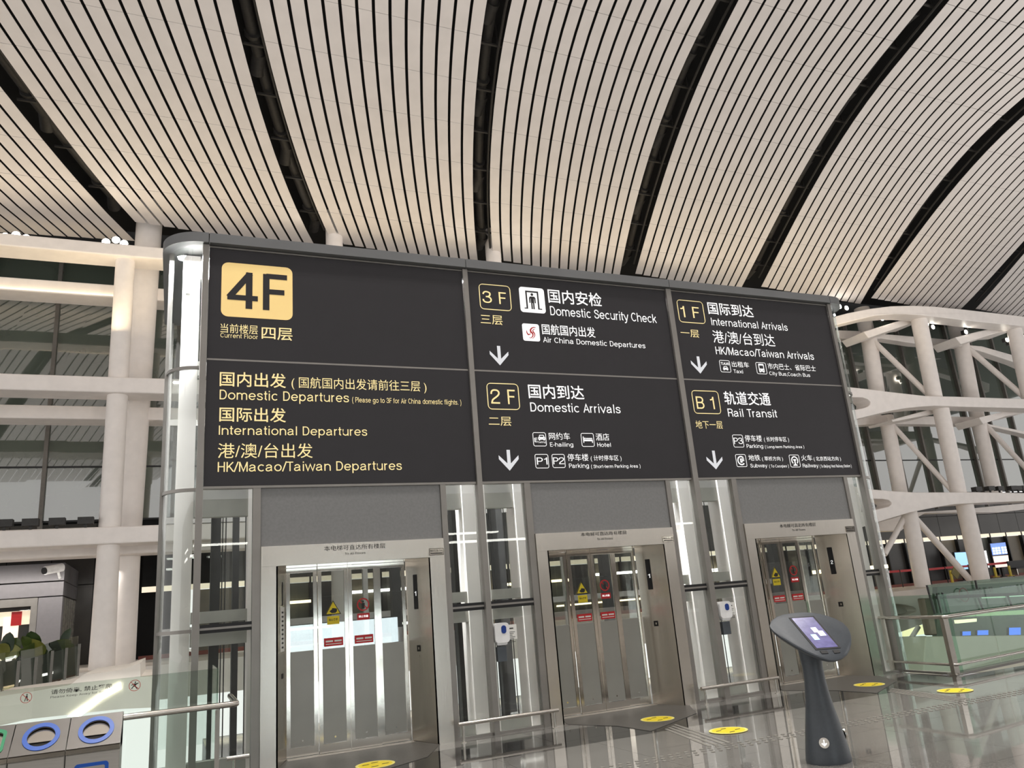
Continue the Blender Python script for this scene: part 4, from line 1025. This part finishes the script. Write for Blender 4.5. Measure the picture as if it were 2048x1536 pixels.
column(-2.63, YF + .1, .42, zat(250, 514, YF), .50, .42, 'round white column standing left of the tower')
column(-2.05, YF + 3, .42, 23.2, .58, .62, 'second white column just behind the left one, rising into the ceiling gap', top=(-1.75, YF + 2.2, 23.2))
for bx_ in (4.2, 13.5):
    column(bx_ + 3.2, YF + .5, .42, 23, .5, .45, 'white column behind the tower top, %s ceiling gap' % ('below the central' if bx_ < 10 else 'right of the central'))
# small floodlights standing on the beam
lz = Zm(0, 940, 2.577)
for i, (x, y) in enumerate(((20, 305), (155, 298), (292, 293), (440, 283))):
    p = PY(*lz(x, y + 18), YF - .2); p.z = zat(170, 1058, YF) + .05
    f = empty('ledge_floodlight', p, 'small black floodlight on the lower left beam, %s from the left' % ['first', 'second', 'third', 'fourth'][i], 'floodlight', 'small floodlights on the lower left beam')
    bx('lamp_head', DARKM, f, p.x - .30, p.x + .30, p.y - .2, p.y + .2, p.z + .12, p.z + .42)
    bx('bracket', DARKM, f, p.x - .05, p.x + .05, p.y - .05, p.y + .05, p.z - .05, p.z + .14)
# bright lamps along the ceiling edge
LLAB = ['floodlight on the top left beam, first of the three at the picture edge', 'floodlight on the top left beam, second of the three at the picture edge', 'floodlight on the top left beam, third of the three at the picture edge',
        'floodlight on the top left beam, first of the three beside the rear column', 'floodlight on the top left beam, second of the three beside the rear column', 'floodlight on the top left beam, third of the three beside the rear column',
        'floodlight glinting above the cap over the empty half of the 4F sign', 'floodlight glinting above the cap between the 4F and 3F signs', 'floodlight above the cap over the 3F badge', 'floodlight above the cap over the security pictogram',
        'floodlight above the cap over the security check wording', 'floodlight glinting above the cap between the 3F and 1F signs']
k_ = 0
for (x, y) in ((10, 473), (32, 470), (52, 476), (212, 484), (232, 480), (248, 487), (595, 492), (915, 527), (1018, 538), (1055, 545), (1200, 553), (1338, 572)):
    p = PY(x, y, 37.7)
    f = empty('edge_floodlight', p, LLAB[k_], 'floodlight', 'bright floodlights along the ceiling edge')
    k_ += 1
    bx('housing', DARKM, f, p.x - .2, p.x + .2, p.y, p.y + .3, p.z - .14, p.z + .14)
    MB().prism([circ(p.x, p.z, .17, 14)], lambda a, b: (a, p.y - .02, b), (0, .02, 0)).build('lens', LAMP, f)
    MB().box(p.x - .03, p.x + .03, p.y + .1, p.y + .16, zat(170, 490, YF), p.z - .14).build('stem', DARKM, f)

# grey pavilion with a shop window
PG = mat('pavilion_grey', rgb(128, 125, 128), .45, metal=.2, vary=.03)
pz = Zm(0, 1080, 5.487)
Yp = 41.6
cxp = PY(125, 1200, Yp).x
pv = empty('shop_pavilion', (cxp - 4, Yp + 2, .42), 'grey panelled shop pavilion with lit window left of the column', 'pavilion')
def pzv(y, x=60): return PY(*pz(x * 5.487, y), Yp).z
zt_, zj, zw, zl = pzv(268), pzv(468), pzv(628), pzv(672)
bx('core', mat('pavilion_core', rgb(52, 50, 50), .6), pv, -16, cxp - .1, Yp + .6, Yp + 6, .42, zt_ - .05)
for x0, x1 in ((-16, -10.0), (-9.97, cxp)):
    bx('panel', PG, pv, x0, x1, Yp, Yp + .6, zj + .03, zt_)
    bx('panel', PG, pv, x0, x1, Yp, Yp + .6, zw, zj - .03)
bx('panel', PG, pv, cxp - .95, cxp, Yp, Yp + .6, .42, zw - .05)
bx('window_frame', POST, pv, -16, cxp - .98, Yp + .05, Yp + .3, zw - .38, zw - .04)
for x in (cxp - 1.1, cxp - 3.45, cxp - 6.4): bx('window_frame', POST, pv, x - .13, x + .13, Yp + .05, Yp + .3, .42, zw - .38)
bx('shop_glass', CLEAR, pv, -16, cxp - 1.2, Yp + .2, Yp + .23, .42, zw - .4)
for q in range(6):
    y0 = Yp + .6 + q * .9
    bx('side_panel', PG, pv, cxp - .1, cxp, y0 + .015, y0 + .885, zw, zj - .03)
    bx('side_panel', PG, pv, cxp - .1, cxp, y0 + .015, y0 + .885, zj, zt_)
    bx('side_glass', mat('side_glazing%d' % q, rgb(176, 172, 160), .12, vary=.1), pv, cxp - .1, cxp - .04, y0 + .03, y0 + .87, .42, zw - .05)
POS = [(.3, .9, 2.6, (.95, .75, .62)), (1.6, 2.6, 2.4, (.80, .86, .78)), (3.6, 4.3, 2.2, (.20, .60, .55)), (4.6, 5.6, 2.6, (.86, .82, .84)), (6.2, 7.4, 2.4, (.75, .2, .2))]
for a, b, h, c in POS:
    bx('lit_poster', wlight('poster%.1f' % a, c, .8), pv, cxp - 1.4 - b, cxp - 1.4 - a, Yp + .45, Yp + .5, .9, h + .3)
bx('lit_band', wlight('shop_band', (.9, .72, .55), .7), pv, -16, cxp - 1.3, Yp + .5, Yp + .55, zw - 1.15, zw - .55)
bx('red_sign', REDS, pv, cxp - 2.0, cxp - 1.6, Yp + .38, Yp + .44, 2.5, 3.1)
# security camera
cp = PY(*pz(605, 325), Yp - .5)
sc_ = empty('security_camera', cp, 'white security camera on the grey pavilion corner', 'camera')
MB().tube([cp + Vector((-.35, -.35, -.05)), cp + Vector((.25, .2, .1))], .19, 12).build('housing', WPL, sc_)
MB().tube([cp + Vector((-.40, -.40, -.06)), cp + Vector((-.35, -.35, -.05))], .15, 12).build('lens', BLACK, sc_)
MB().tube([cp + Vector((.1, .1, -.05)), cp + Vector((.15, .5, -.35))], .06, 8).build('bracket', WPL, sc_)

# planter with glass guard and plants
YPL = 26.0
gp = empty('planter_guard', PY(75, 1375, YPL), 'glass planter guard with steel posts below the plants', 'balustrade')
pp = [(33, 1322, 1379), (68, 1315, 1376), (100, 1302, 1372), (129, 1296, 1363), (155, 1288, 1352)]
pts = []
for i, (x, t, b) in enumerate(pp):
    Y = YPL + i * .9
    a = PY(x, b, Y); tt = PY(x, t, Y); pts.append((a, tt))
    MB().box(a.x - .035, a.x + .035, a.y - .035, a.y + .035, a.z, tt.z).build('post', MULL, gp)
pts.insert(0, (PY(-15, 1382, YPL - .9), PY(-15, 1328, YPL - .9)))
for i in range(len(pts) - 1):
    a, b = pts[i], pts[i + 1]
    MB().quad(a[0], b[0], b[1] + Vector((0, 0, .25)), a[1] + Vector((0, 0, .25)), (0, .03, 0)).build('glass_pane', FROSTB, gp)
SOIL = mat('planter_dark', rgb(48, 50, 40), .7)
pb_ = MB().prism([[(0, 1322), (60, 1316), (150, 1293), (150, 1352), (60, 1376), (0, 1380)]], lambda a, b: PY(a, b, YPL + 4.2), (0, 1.2, 0)).build('planter_box', SOIL)
tag(pb_, 'dark planter box holding the leafy plants at the left', 'planter')
LEAF = [mat('leaf%d' % i, c, .4, vary=.2, scale=3) for i, c in enumerate((rgb(70, 84, 36), rgb(52, 70, 34), rgb(112, 112, 48), rgb(36, 52, 32)))]
def leaf(base, tip, wd, bend, m, par):
    base, tip = Vector(base), Vector(tip); d = tip - base; side = d.cross(Vector((.25, 1, .1))).normalized(); up = Vector((0, 0, 1))
    vs = []; n = 6
    for i in range(n + 1):
        t = i / n; c = base + d * t + up * (math.sin(t * pi) * bend); ww = wd * math.sin(pi * min(1, t * .9 + .1)) ** .8 if i < n else .002
        vs += [c - side * ww, c + Vector((0, -.03, -.25 * ww)), c + side * ww]
    fs = []
    for i in range(n): fs += [(i * 3, i * 3 + 1, i * 3 + 4, i * 3 + 3), (i * 3 + 1, i * 3 + 2, i * 3 + 5, i * 3 + 4)]
    b = MB(); b.sm = True; b.add(vs, fs).build('leaf', m, par)
plants = [((10, 1322), [((-8, 1290), .22), ((20, 1264), .2), ((35, 1275), .25), ((5, 1282), .2), ((45, 1300), .25), ((-5, 1308), .2)], 'leafy olive green plant at the left picture edge', 2),
          ((70, 1318), [((45, 1272), .18), ((62, 1262), .25), ((80, 1282), .34), ((95, 1300), .25), ((40, 1300), .3), ((100, 1312), .2)], 'leafy plant with round dark leaves between the other two', 0),
          ((122, 1312), [((142, 1256), .14), ((115, 1280), .3), ((132, 1284), .28), ((138, 1296), .25), ((98, 1286), .2), ((108, 1298), .3)], 'dark plant with one long upright leaf nearest the column', 3)]
for (bp, lv, lab, mi) in plants:
    base = PY(*bp, YPL + 4.6)
    p = empty('leafy_plant', base, lab, 'plant', 'plants behind the planter guard')
    MB().tube([base + Vector((0, 0, -1.0)), base + Vector((0, 0, .3))], .05, 6).build('stem', SOIL, p)
    for q, (tp, wd) in enumerate(lv):
        leaf(base + Vector((random.uniform(-.1, .1), 0, 0)), PY(*tp, YPL + 4.4 + random.uniform(-.4, .4)), wd, .15, LEAF[(mi + q) % 4], p)

# white sloping parapet below with a glowing strip painted for reflected light, seen through the balustrade
pr = MB().prism([[(-40, 1420), (-40, 1398), (60, 1384), (140, 1370), (165, 1350), (240, 1340), (281, 1325), (281, 1354), (306, 1353), (306, 1415), (242, 1418), (60, 1438), (-40, 1460)]], lambda a, b: PY(a, b, 21), (0, 4, 0)).build('edge_parapet', WALLW)
tag(pr, 'white sloping parapet behind the printed glass balustrade', 'parapet')
cv = MB().prism([[(134, 1433), (160, 1434), (205, 1399), (243, 1378), (241, 1364), (205, 1384)]], lambda a, b: PY(a, b, 20.95), (0, .04, 0)).build('light_patch', wlight('patch', (1, .95, .82), 3.0))
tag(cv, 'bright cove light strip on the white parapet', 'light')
tag(bx('wall_shaft_side', mat('shaft_dark_panel', rgb(74, 73, 70), .35, vary=.15), None, -1.75, -1.60, 41.5, 44.5, .42, 7.4), 'dark tiled wall between the rear column and the tower', kind='structure')

# ================================================================== FAR HALL, RIGHT
Q = Zm(1640, 580, 3.49); V = Zm(1640, 980, 3.338); U = Zm(1740, 1180, 6.4); N = Zm(1740, 1050, 6.65)
def smooth_loop(pts): return pts
def traced(name, loops, zf, Y, depth, m, label, cat, group=None, parent=None):
    lp = [[zf(*p) for p in l] for l in loops]
    o = MB().prism(lp, lambda a, b: PY(a, b, Y), (0, depth, 0)).build(name, m, parent)
    if parent is None:
        tag(o, label, cat, group)
        mo = o.modifiers.new('bevel', 'BEVEL'); mo.width = .05; mo.segments = 2; mo.limit_method = 'ANGLE'
    return o
GB = 'white curved balcony beams on the right'
YR = 38.0
traced('ring_beam', [[(60, 200), (110, 184), (200, 160), (350, 130), (500, 112), (650, 108), (800, 115), (1000, 135), (1200, 158), (1424, 185), (1560, 205), (1560, 275), (1424, 252), (1100, 222), (900, 198), (700, 175), (600, 168), (520, 168), (380, 180), (230, 215), (60, 258)]],
       Q, YR, 1.3, WHITE, 'arched white beam at the top right, just under the ceiling edge', 'beam', GB)
traced('ring_beam', [[(60, 672), (195, 676), (330, 690), (500, 712), (730, 738), (1000, 745), (1424, 760), (1560, 764), (1560, 832), (1424, 825), (1000, 815), (880, 810), (800, 808), (700, 814), (600, 825), (500, 842), (400, 865), (240, 905), (60, 950)],
                    [(150, 745), (300, 750), (335, 762), (352, 780), (350, 800), (330, 815), (300, 825), (230, 838), (150, 850)]],
       Q, YR, 1.3, WHITE, 'white beam with a slotted end, middle of the right side', 'beam', GB)
traced('ring_beam', [[(200, -30), (340, -5), (500, 8), (640, 16), (1040, 14), (1362, 20), (1500, 22), (1500, 70), (1362, 75), (1100, 85), (900, 95), (750, 120), (600, 150), (500, 180), (385, 215), (200, 275)],
                    [(280, 58), (420, 60), (460, 68), (478, 84), (478, 96), (460, 110), (360, 135), (280, 150)]],
       V, YR, 1.3, WHITE, 'lowest white beam with a slotted end right of the tower', 'beam', GB)
traced('rear_beam', [[(60, 285), (120, 280), (280, 285), (300, 300), (430, 305), (670, 325), (940, 348), (1000, 380), (1130, 392), (1350, 455), (1424, 485), (1560, 540), (1560, 600), (1424, 535), (1350, 502), (1130, 430), (1000, 392), (940, 390), (670, 375), (430, 338), (280, 345), (120, 338), (60, 338)]],
       Q, YR + 4, .8, WHITE, 'rear white beam behind the right columns, upper level', 'beam', GB)
traced('rear_beam', [[(240, 945), (250, 900), (420, 868), (520, 905), (760, 880), (1060, 885), (1160, 930), (1424, 985), (1560, 1020), (1560, 1050), (1424, 1005), (1160, 945), (1060, 942), (520, 935), (420, 935)]],
       Q, YR + 4, .8, WHITE, 'rear white beam behind the right columns, lower level', 'beam', GB)
traced('rear_beam', [[(380, 275), (395, 215), (620, 150), (940, 130), (1190, 105), (1362, 90), (1362, 130), (1190, 150), (930, 150), (700, 155), (640, 190), (545, 270)]],
       V, YR + 4, .8, WHITE, 'rear white soffit beam above the dark panelled wall', 'beam', GB)
def strut(name, zf, p0, p1, wpx, Y0, Y1, label, cat='column', group='white columns on the right', m=WHITE):
    a = PY(*zf(*p0), Y0); b = PY(*zf(*p1), Y1)
    r = lambda p, Y: wpx / FPX * ((p - CAM).dot(CF)) / 2
    o = MB().tube([a, b], [r(a, Y0), r(b, Y1)], 20).build(name, m)
    return tag(o, label, cat, group)
strut('column', Q, (680, 160), (800, 760), 30, YR + .9, YR + .9, 'upper front column below the arched beam crest')
strut('column', Q, (832, 780), (972, 1440), 30, YR + .9, YR + .9, 'middle front column between the two slotted beams')
strut('column', Q, (1345, 230), (1470, 790), 27, YR + .9, YR + .9, 'upper front column at the right picture edge')
strut('column', Q, (290, 130), (340, 350), 29, YR + 4.4, YR + 4.4, 'short rear column stub under the ceiling, nearest the tower')
strut('column', Q, (338, 320), (400, 740), 30, YR + 4.4, YR + 4.4, 'upper rear column nearest the tower')
strut('column', Q, (460, 880), (560, 1420), 28, YR + 4.4, YR + 4.4, 'middle rear column nearest the tower')
strut('column', Q, (932, 200), (975, 390), 27, YR + 4.4, YR + 4.4, 'short rear column stub under the ceiling, farther from the tower')
strut('column', Q, (985, 370), (1060, 770), 29, YR + 4.4, YR + 4.4, 'upper rear column farther from the tower')
strut('column', Q, (1075, 790), (1220, 1420), 27, YR + 4.4, YR + 4.4, 'middle rear column farther from the tower')
strut('column', V, (592, 140), (688, 650), 30, YR + 1.2, YR + 1.2, 'ground floor column under the slotted beam, nearer the tower')
strut('column', V, (962, 85), (1080, 620), 32, YR + .9, YR + .9, 'ground floor column under the slotted beam, farther from the tower')
GD = 'white diagonal braces on the right'
strut('brace', Q, (350, 335), (760, 735), 11, YR + 4.2, YR + 1.2, 'upper diagonal brace nearest the tower', 'brace', GD)
strut('brace', Q, (1010, 385), (1440, 760), 11, YR + 4.2, YR + 1.2, 'upper diagonal brace at the right edge', 'brace', GD)
strut('brace', Q, (490, 925), (925, 1405), 10, YR + 4.2, YR + 1.2, 'middle diagonal brace nearest the tower', 'brace', GD)
strut('brace', Q, (1150, 935), (1480, 1290), 10, YR + 4.2, YR + 1.2, 'middle diagonal brace at the right edge', 'brace', GD)
strut('brace', V, (600, 150), (1010, 610), 13, YR + 1.4, YR + 1.4, 'long ground floor brace leaning right', 'brace', GD)
strut('brace', V, (570, 170), (430, 430), 11, YR + 1.4, YR + 1.4, 'short ground floor brace leaning to the tower', 'brace', GD)
GT = 'white box ties between front and rear columns'
for loop, lab in (([(305, 290), (640, 188), (690, 190), (690, 225), (640, 232), (340, 335)], 'upper tie beam nearest the tower'),
                  ([(945, 330), (1100, 290), (1265, 252), (1345, 250), (1345, 285), (1265, 290), (985, 378)], 'upper tie beam at the right edge'),
                  ([(500, 905), (780, 830), (850, 825), (850, 850), (780, 868), (510, 920)], 'lower tie beam nearest the tower'),
                  ([(1110, 890), (1300, 845), (1424, 838), (1424, 860), (1300, 880), (1140, 935)], 'lower tie beam at the right edge')):
    traced('tie_beam', [loop], Q, YR + 1.6, 2.2, WHITE, lab, 'beam', GT)
# lamps under the arched beam
for i, (x, y) in enumerate(((1665, 611), (1679, 613), (1693, 616), (1764, 637), (1774, 635), (1854, 648), (1866, 654), (1932, 664), (2014, 680), (2022, 686))):
    p = PY(x, y, 39.5)
    f = empty('beam_lamp', p, 'bright floodlight around the arched beam, %s counted from the tower' % ['first', 'second', 'third', 'fourth', 'fifth', 'sixth', 'seventh', 'eighth', 'ninth', 'tenth'][i], 'floodlight', 'floodlights around the arched beam')
    bx('housing', DARKM, f, p.x - .2, p.x + .2, p.y, p.y + .3, p.z - .16, p.z + .16)
    MB().prism([circ(p.x, p.z, .17, 12)], lambda a, b: (a, p.y - .02, b), (0, .02, 0)).build('lens', LAMP, f)
# black floodlights on the lower beam
for i, (x, y) in enumerate(((1100, 1400), (1190, 1395), (1255, 1395), (1345, 1392), (1385, 1392), (1420, 1390))):
    p = PY(*Q(x, y + 16), YR + .4)
    f = empty('ledge_floodlight', p, 'small black floodlight on the lower right beam, %s from the left' % ['first', 'second', 'third', 'fourth', 'fifth', 'sixth'][i], 'floodlight', 'small floodlights on the lower right beam')
    bx('lamp_head', DARKM, f, p.x - .32, p.x + .32, p.y - .2, p.y + .2, p.z + .12, p.z + .42)
    bx('bracket', DARKM, f, p.x - .05, p.x + .05, p.y - .05, p.y + .05, p.z - .05, p.z + .14)

# ground floor of the far side: dark cladding, glazing, screens
CLD = mat('dark_cladding', rgb(76, 74, 72), .45, vary=.08, scale=.5)
YS = 45.4
cw = empty('wall_back', (50, YS, .42), 'dark panelled wall above the far shopfronts', kind='structure')
x = 2.0
while x < 78:
    for z0, z1 in ((4.0, 5.6), (5.64, 7.3)):
        bx('cladding_panel', CLD, cw, x + .02, x + 2.38, YS, YS + .1, z0, z1)
    x += 2.4
bx('wall_backing', VOID, cw, -1.5, 80, YS + .15, YS + .3, 4.0, 7.4)
SF = mat('shopfront_dark', rgb(54, 53, 50), .12, vary=.3, scale=.25, spec=.8)
sf = empty('shopfront', (40, YS + .4, .42), 'dark glazed shopfront with lit interior across the void', 'shopfront')
x = 1.0
INT = [rgb(88, 80, 66), rgb(50, 48, 45), rgb(64, 66, 60), rgb(44, 42, 42)]
INTM = [mat('shop_interior%d' % i, c, .4, vary=.3, scale=.5, emit=.12, ecol=c) for i, c in enumerate(INT)]
k = 0
while x < 78:
    bx('shop_pane', INTM[k % 4], sf, x + .05, x + 1.95, YS + .3, YS + .4, .42, 3.7)
    bx('shop_mullion', BLACK, sf, x - .05, x + .05, YS, YS + .3, .42, 4.0)
    x += 2.0; k += 1
bx('lit_header', wlight('header_glow', rgb(226, 214, 190), .75), sf, -1.5, 80, YS + .05, YS + .1, 3.72, 4.0)
bx('red_kerb', mat('kerb_red', rgb(132, 70, 58), .5), sf, -1.5, 80, YS - .4, YS - .1, .42, .62)
for i, (a, b, z0, z1) in enumerate(((4, 7, 2.6, 2.75), (9, 14, 2.9, 3.05), (15.5, 17, 2.2, 2.5), (18, 23, 2.7, 2.85), (25, 29, 2.9, 3.05), (31, 35, 2.6, 2.8), (43, 50.5, 1.9, 2.15), (3, 9, 1.2, 1.3), (12, 20, 1.0, 1.12), (22, 30, 1.2, 1.3))):
    lt = bx('ceiling_strip', STRIP if i % 3 else LAMPW, None, a, b, YS - .15, YS - .05, z0, z1)
    tag(lt, 'bright strip light of the far shops, seen through the tower and beside it', 'light', 'strip lights of the far shops')
for i, (pts, c, nm, lab) in enumerate((([(1115, 360), (1285, 352), (1325, 590), (1165, 610)], rgb(150, 196, 235), 'advert_screen', 'tall light blue advertising screen behind the right brace'),
                     ([(1588, 245), (1800, 225), (1835, 390), (1622, 410)], rgb(110, 140, 220), 'flight_board', 'blue flight information board in the far hall'),
                     ([(1622, 412), (1838, 395), (1862, 555), (1665, 575)], rgb(232, 214, 204), 'poster_board', 'white poster board below the blue flight board'),
                     ([(1495, 335), (1540, 330), (1590, 575), (1545, 580)], rgb(225, 225, 225), 'advert_screen', 'white advertising screen beside the right ground floor column'))):
    e = PY(*N(*pts[0]), YS - .9)
    o = empty(nm, PY(*N(*pts[3]), YS - .9), lab, 'screen')
    qq = [PY(*N(*p), YS - .9) for p in pts]
    MB().quad(*qq, (0, .18, 0)).build('case', DARKM, o)
    cc = sum(qq, Vector()) / 4
    MB().quad(*[cc + (p - cc) * .93 - Vector((0, .03, 0)) for p in qq], (0, .02, 0)).build('display', wlight('display%d' % i, c, .9), o)
    if i != 1:
        MB().box(cc.x - .12, cc.x + .12, YS - .85, YS - .7, .42, qq[3].z + .1).build('stand', DARKM, o)
        MB().box(cc.x - .5, cc.x + .5, YS - 1.0, YS - .5, .42, .48).build('foot', DARKM, o)
    if i == 1:
        for r_ in range(3):
            for s_ in range(5):
                u0, v0 = .08 + s_ * .175 + (.04 if s_ > 2 else 0), .36 + r_ * .2
                f = lambda u, v: (qq[0] * (1 - u) + qq[1] * u) * (1 - v) + (qq[3] * (1 - u) + qq[2] * u) * v - Vector((0, .05, 0))
                MB().quad(f(u0, v0), f(u0 + .13, v0), f(u0 + .13, v0 + .15), f(u0, v0 + .15), (0, .01, 0)).build('board_cell', wlight('cell%d%d' % (r_, s_), (.92, .92, 1), .9), o)
# red belt barrier and yellow posts
YBL = 43.6
bb = empty('belt_barrier', PY(*N(900, 700), YBL), 'red belt barrier strung across the far hall', 'barrier')
bp = [(240, 640), (400, 628), (560, 615), (780, 605), (1000, 585), (1310, 560), (1560, 540), (1870, 510), (2060, 495)]
for i in range(len(bp) - 1):
    a, b = PY(*N(*bp[i]), YBL), PY(*N(*bp[i + 1]), YBL)
    MB().quad(a, b, b + Vector((0, 0, .16)), a + Vector((0, 0, .16)), (0, .02, 0)).build('belt', REDS, bb)
    MB().tube([(a.x, a.y, .42), (a.x, a.y, a.z + .2)], .04, 8).build('barrier_post', DARKM, bb)
YEP = mat('yellow_post', rgb(214, 190, 60), .5)
for i, (x, y0, y1) in enumerate(((1110, 600, 770), (1690, 560, 690), (1885, 540, 675))):
    a = PY(*N(x, y1), 42.8); b = PY(*N(x - 25, y0), 42.8)
    o = empty('yellow_sign_stand', a, ['yellow sign stand left of the long brace', 'yellow stand under the white poster board', 'yellow stand right of the white poster board'][i], 'stand')
    MB().box(a.x - .09, a.x + .09, a.y, a.y + .1, a.z, b.z).build('post', YEP, o)
    MB().box(a.x - .2, a.x + .2, a.y - .1, a.y + .2, a.z - .02, a.z + .03).build('base', YEP, o)
    if i == 0:
        c = b + Vector((.35, 0, -.2)); MB().prism([[(c.x - .5, c.z), (c.x, c.z + .5), (c.x + .5, c.z), (c.x, c.z - .5)]], lambda p, q: (p, c.y - .04, q), (0, .04, 0)).build('diamond_sign', mat('olive_sign', rgb(120, 108, 40), .5), o)
bn = empty('waiting_bench', PY(*N(1985, 660), 43), 'black waiting bench at the right picture edge', 'bench')
p = PY(*N(1985, 660), 43)
MB().box(p.x - .6, p.x + 1.6, p.y - .3, p.y + .3, p.z + .45, p.z + .55).build('seat', BLACK, bn)
MB().box(p.x - .6, p.x + 1.6, p.y + .28, p.y + .36, p.z + .5, p.z + 1.1).build('backrest', BLACK, bn)
for q in (-.5, 1.5): MB().box(p.x + q - .04, p.x + q + .04, p.y - .28, p.y + .3, p.z, p.z + .46).build('leg', PIPE, bn)

# structure under the far landing and the middle-distance guard
traced('edge_parapet', [[(250, 60), (620, 68), (700, 92), (760, 330), (700, 430), (390, 540), (250, 560)], [(255, 172), (380, 182), (480, 195), (560, 218), (592, 245), (598, 270), (570, 292), (480, 318), (255, 335)]], U, 35.5, 1.0, WALLW, 'white slotted parapet just right of the tower foot', 'parapet')
traced('guard_post', [[(695, 105), (780, 100), (862, 578), (790, 582)]], U, 27.5, .4, mat('bronze_post', rgb(120, 106, 92), .35, metal=.6), 'bronze coloured end post of the far green balustrade', 'post')
traced('parapet_wall', [[(715, 600), (2300, 580), (2300, 1010), (690, 1100), (690, 900)]], U, 25, 1.2, mat('pale_wall', rgb(206, 205, 188), .6, vary=.03, scale=1), 'pale parapet wall seen through the right balustrade', 'parapet')
strut('brace', U, (620, 470), (420, 790), 9, 33, 33, 'white brace below the slotted parapet at the tower foot', 'brace', GD)
tag(MB().prism([[U(420, 470), U(700, 445), U(710, 560), U(430, 600)]], lambda a, b: PY(a, b, 39), (0, .1, 0)).build('light_patch', wlight('cove_low', (1.0, .86, .50), .9)), 'warm lit ceiling cove of the lower level beside the tower foot', 'light')
tag(MB().prism([[U(380, 600), U(720, 590), U(720, 1100), U(380, 1100)]], lambda a, b: PY(a, b, 30), (0, .3, 0)).build('wall_lower', mat('lower_dark_wall', rgb(46, 50, 50), .5)), 'dark wall of the lower level beside the tower foot', kind='structure')
fg = empty('glass_balustrade', PY(1950, 1265, 27), 'far green glass balustrade with printed notice across the void', 'balustrade')
top = [(755, 800), (1410, 735), (2100, 675)]
bot = [(870, 1230), (1410, 1235), (2100, 1240)]
for i in range(2):
    MB().quad(*[PY(*N(*p), 27 + .0 * i) for p in (bot[i], bot[i + 1], top[i + 1], top[i])], (0, .03, 0)).build('glass_pane', glass('far_green%d' % i, (.50, .62, .54), 1.5), fg)
for x0, y0, x1, y1 in ((755, 800, 860, 1180), (1400, 735, 1425, 850), (2010, 790, 2048, 920), (890, 910, 950, 1170), (960, 900, 1025, 1165), (1440, 970, 1510, 1140), (1830, 930, 1900, 1120)):
    a, b = PY(*N(x0, y0), 26.9), PY(*N(x1, y1), 26.9)
    MB().tube([a, b], .05, 6).build('guard_bar', DARKM, fg)
MB().tube([PY(*N(880, 965), 26.8), PY(*N(1830, 925), 26.8), PY(*N(2100, 910), 26.8)], .07, 8).build('handrail', DARKM, fg)
for st, x0, x1, y in (('请勿倚靠', 1375, 1490, 905), ('禁止攀爬', 1530, 1645, 893)):
    a, b = PY(*N(x0, y + 12), 26.85), PY(*N(x1, y + 8), 26.85); text(st, fg, NOTE, a.x, b.x, a.z, a.z + .26, lambda u, z: (u, 26.85, z), .0)
c = PY(*N(1252, 930), 26.85)
MB().prism([circ(c.x, c.z, .33, 20), circ(c.x, c.z, .28, 20)], lambda a, b: (a, 26.85, b), (0, .01, 0)).build('ban_ring', mat('ban_brown', rgb(90, 60, 50), .5), fg)
# lower level glow behind the green glass
for i, (pts, m_, lab) in enumerate((([(1120, 1190), (2048, 1130), (2048, 1190), (1130, 1225)], wlight('lowglow1', (1.0, .95, .66), .85), 'long pale yellow lit band of the lower level'),
                      ([(1510, 945), (1800, 930), (1800, 965), (1520, 975)], wlight('lowglow2', (.95, 1.0, .85), 1.0), 'pale lit band behind the far green glass'),
                      ([(1850, 930), (2048, 915), (2048, 945), (1860, 955)], wlight('lowglow3', (1, 1, .95), 1.4), 'white lit band at the right edge behind the green glass'),
                      ([(1150, 1265), (1420, 1245), (1420, 1285), (1160, 1310)], wlight('lowglow4', (1.0, .95, .6), 1.0), 'row of warm lower level lights behind the rail post'))):
    tag(MB().quad(*[PY(*N(*p), 30) for p in pts], (0, .15, 0)).build('light_band', m_), lab, 'light', 'lit bands of the lower level')
tag(MB().quad(*[PY(*U(*p), 31) for p in [(860, -40), (2200, -120), (2200, 600), (860, 600)]], (0, .3, 0)).build('wall_lower', mat('lower_green_wall', rgb(98, 112, 100), .5, vary=.2, scale=.4)), 'dim wall of the level behind the far green glass', kind='structure')
for i, (x0, x1, y0, y1) in enumerate(((1180, 1290, 530, 585), (1370, 1515, 515, 580), (1775, 1930, 480, 580))):
    qd = [PY(*U(*p), 29.5) for p in ((x0, y1), (x1, y1 - 4), (x1, y0 - 4), (x0, y0))]
    o = empty('blue_screen', qd[0], 'small blue display above the pale parapet, %s from the left' % ['first', 'second', 'third'][i], 'screen', 'blue displays of the lower level')
    MB().quad(*qd, (0, .12, 0)).build('case', DARKM, o)
    cc = sum(qd, Vector()) / 4
    MB().quad(*[cc + (p - cc) * .94 - Vector((0, .02, 0)) for p in qd], (0, .02, 0)).build('display', wlight('bluescreen%d' % i, rgb(70, 120, 235), 1.0), o)

flush_text()
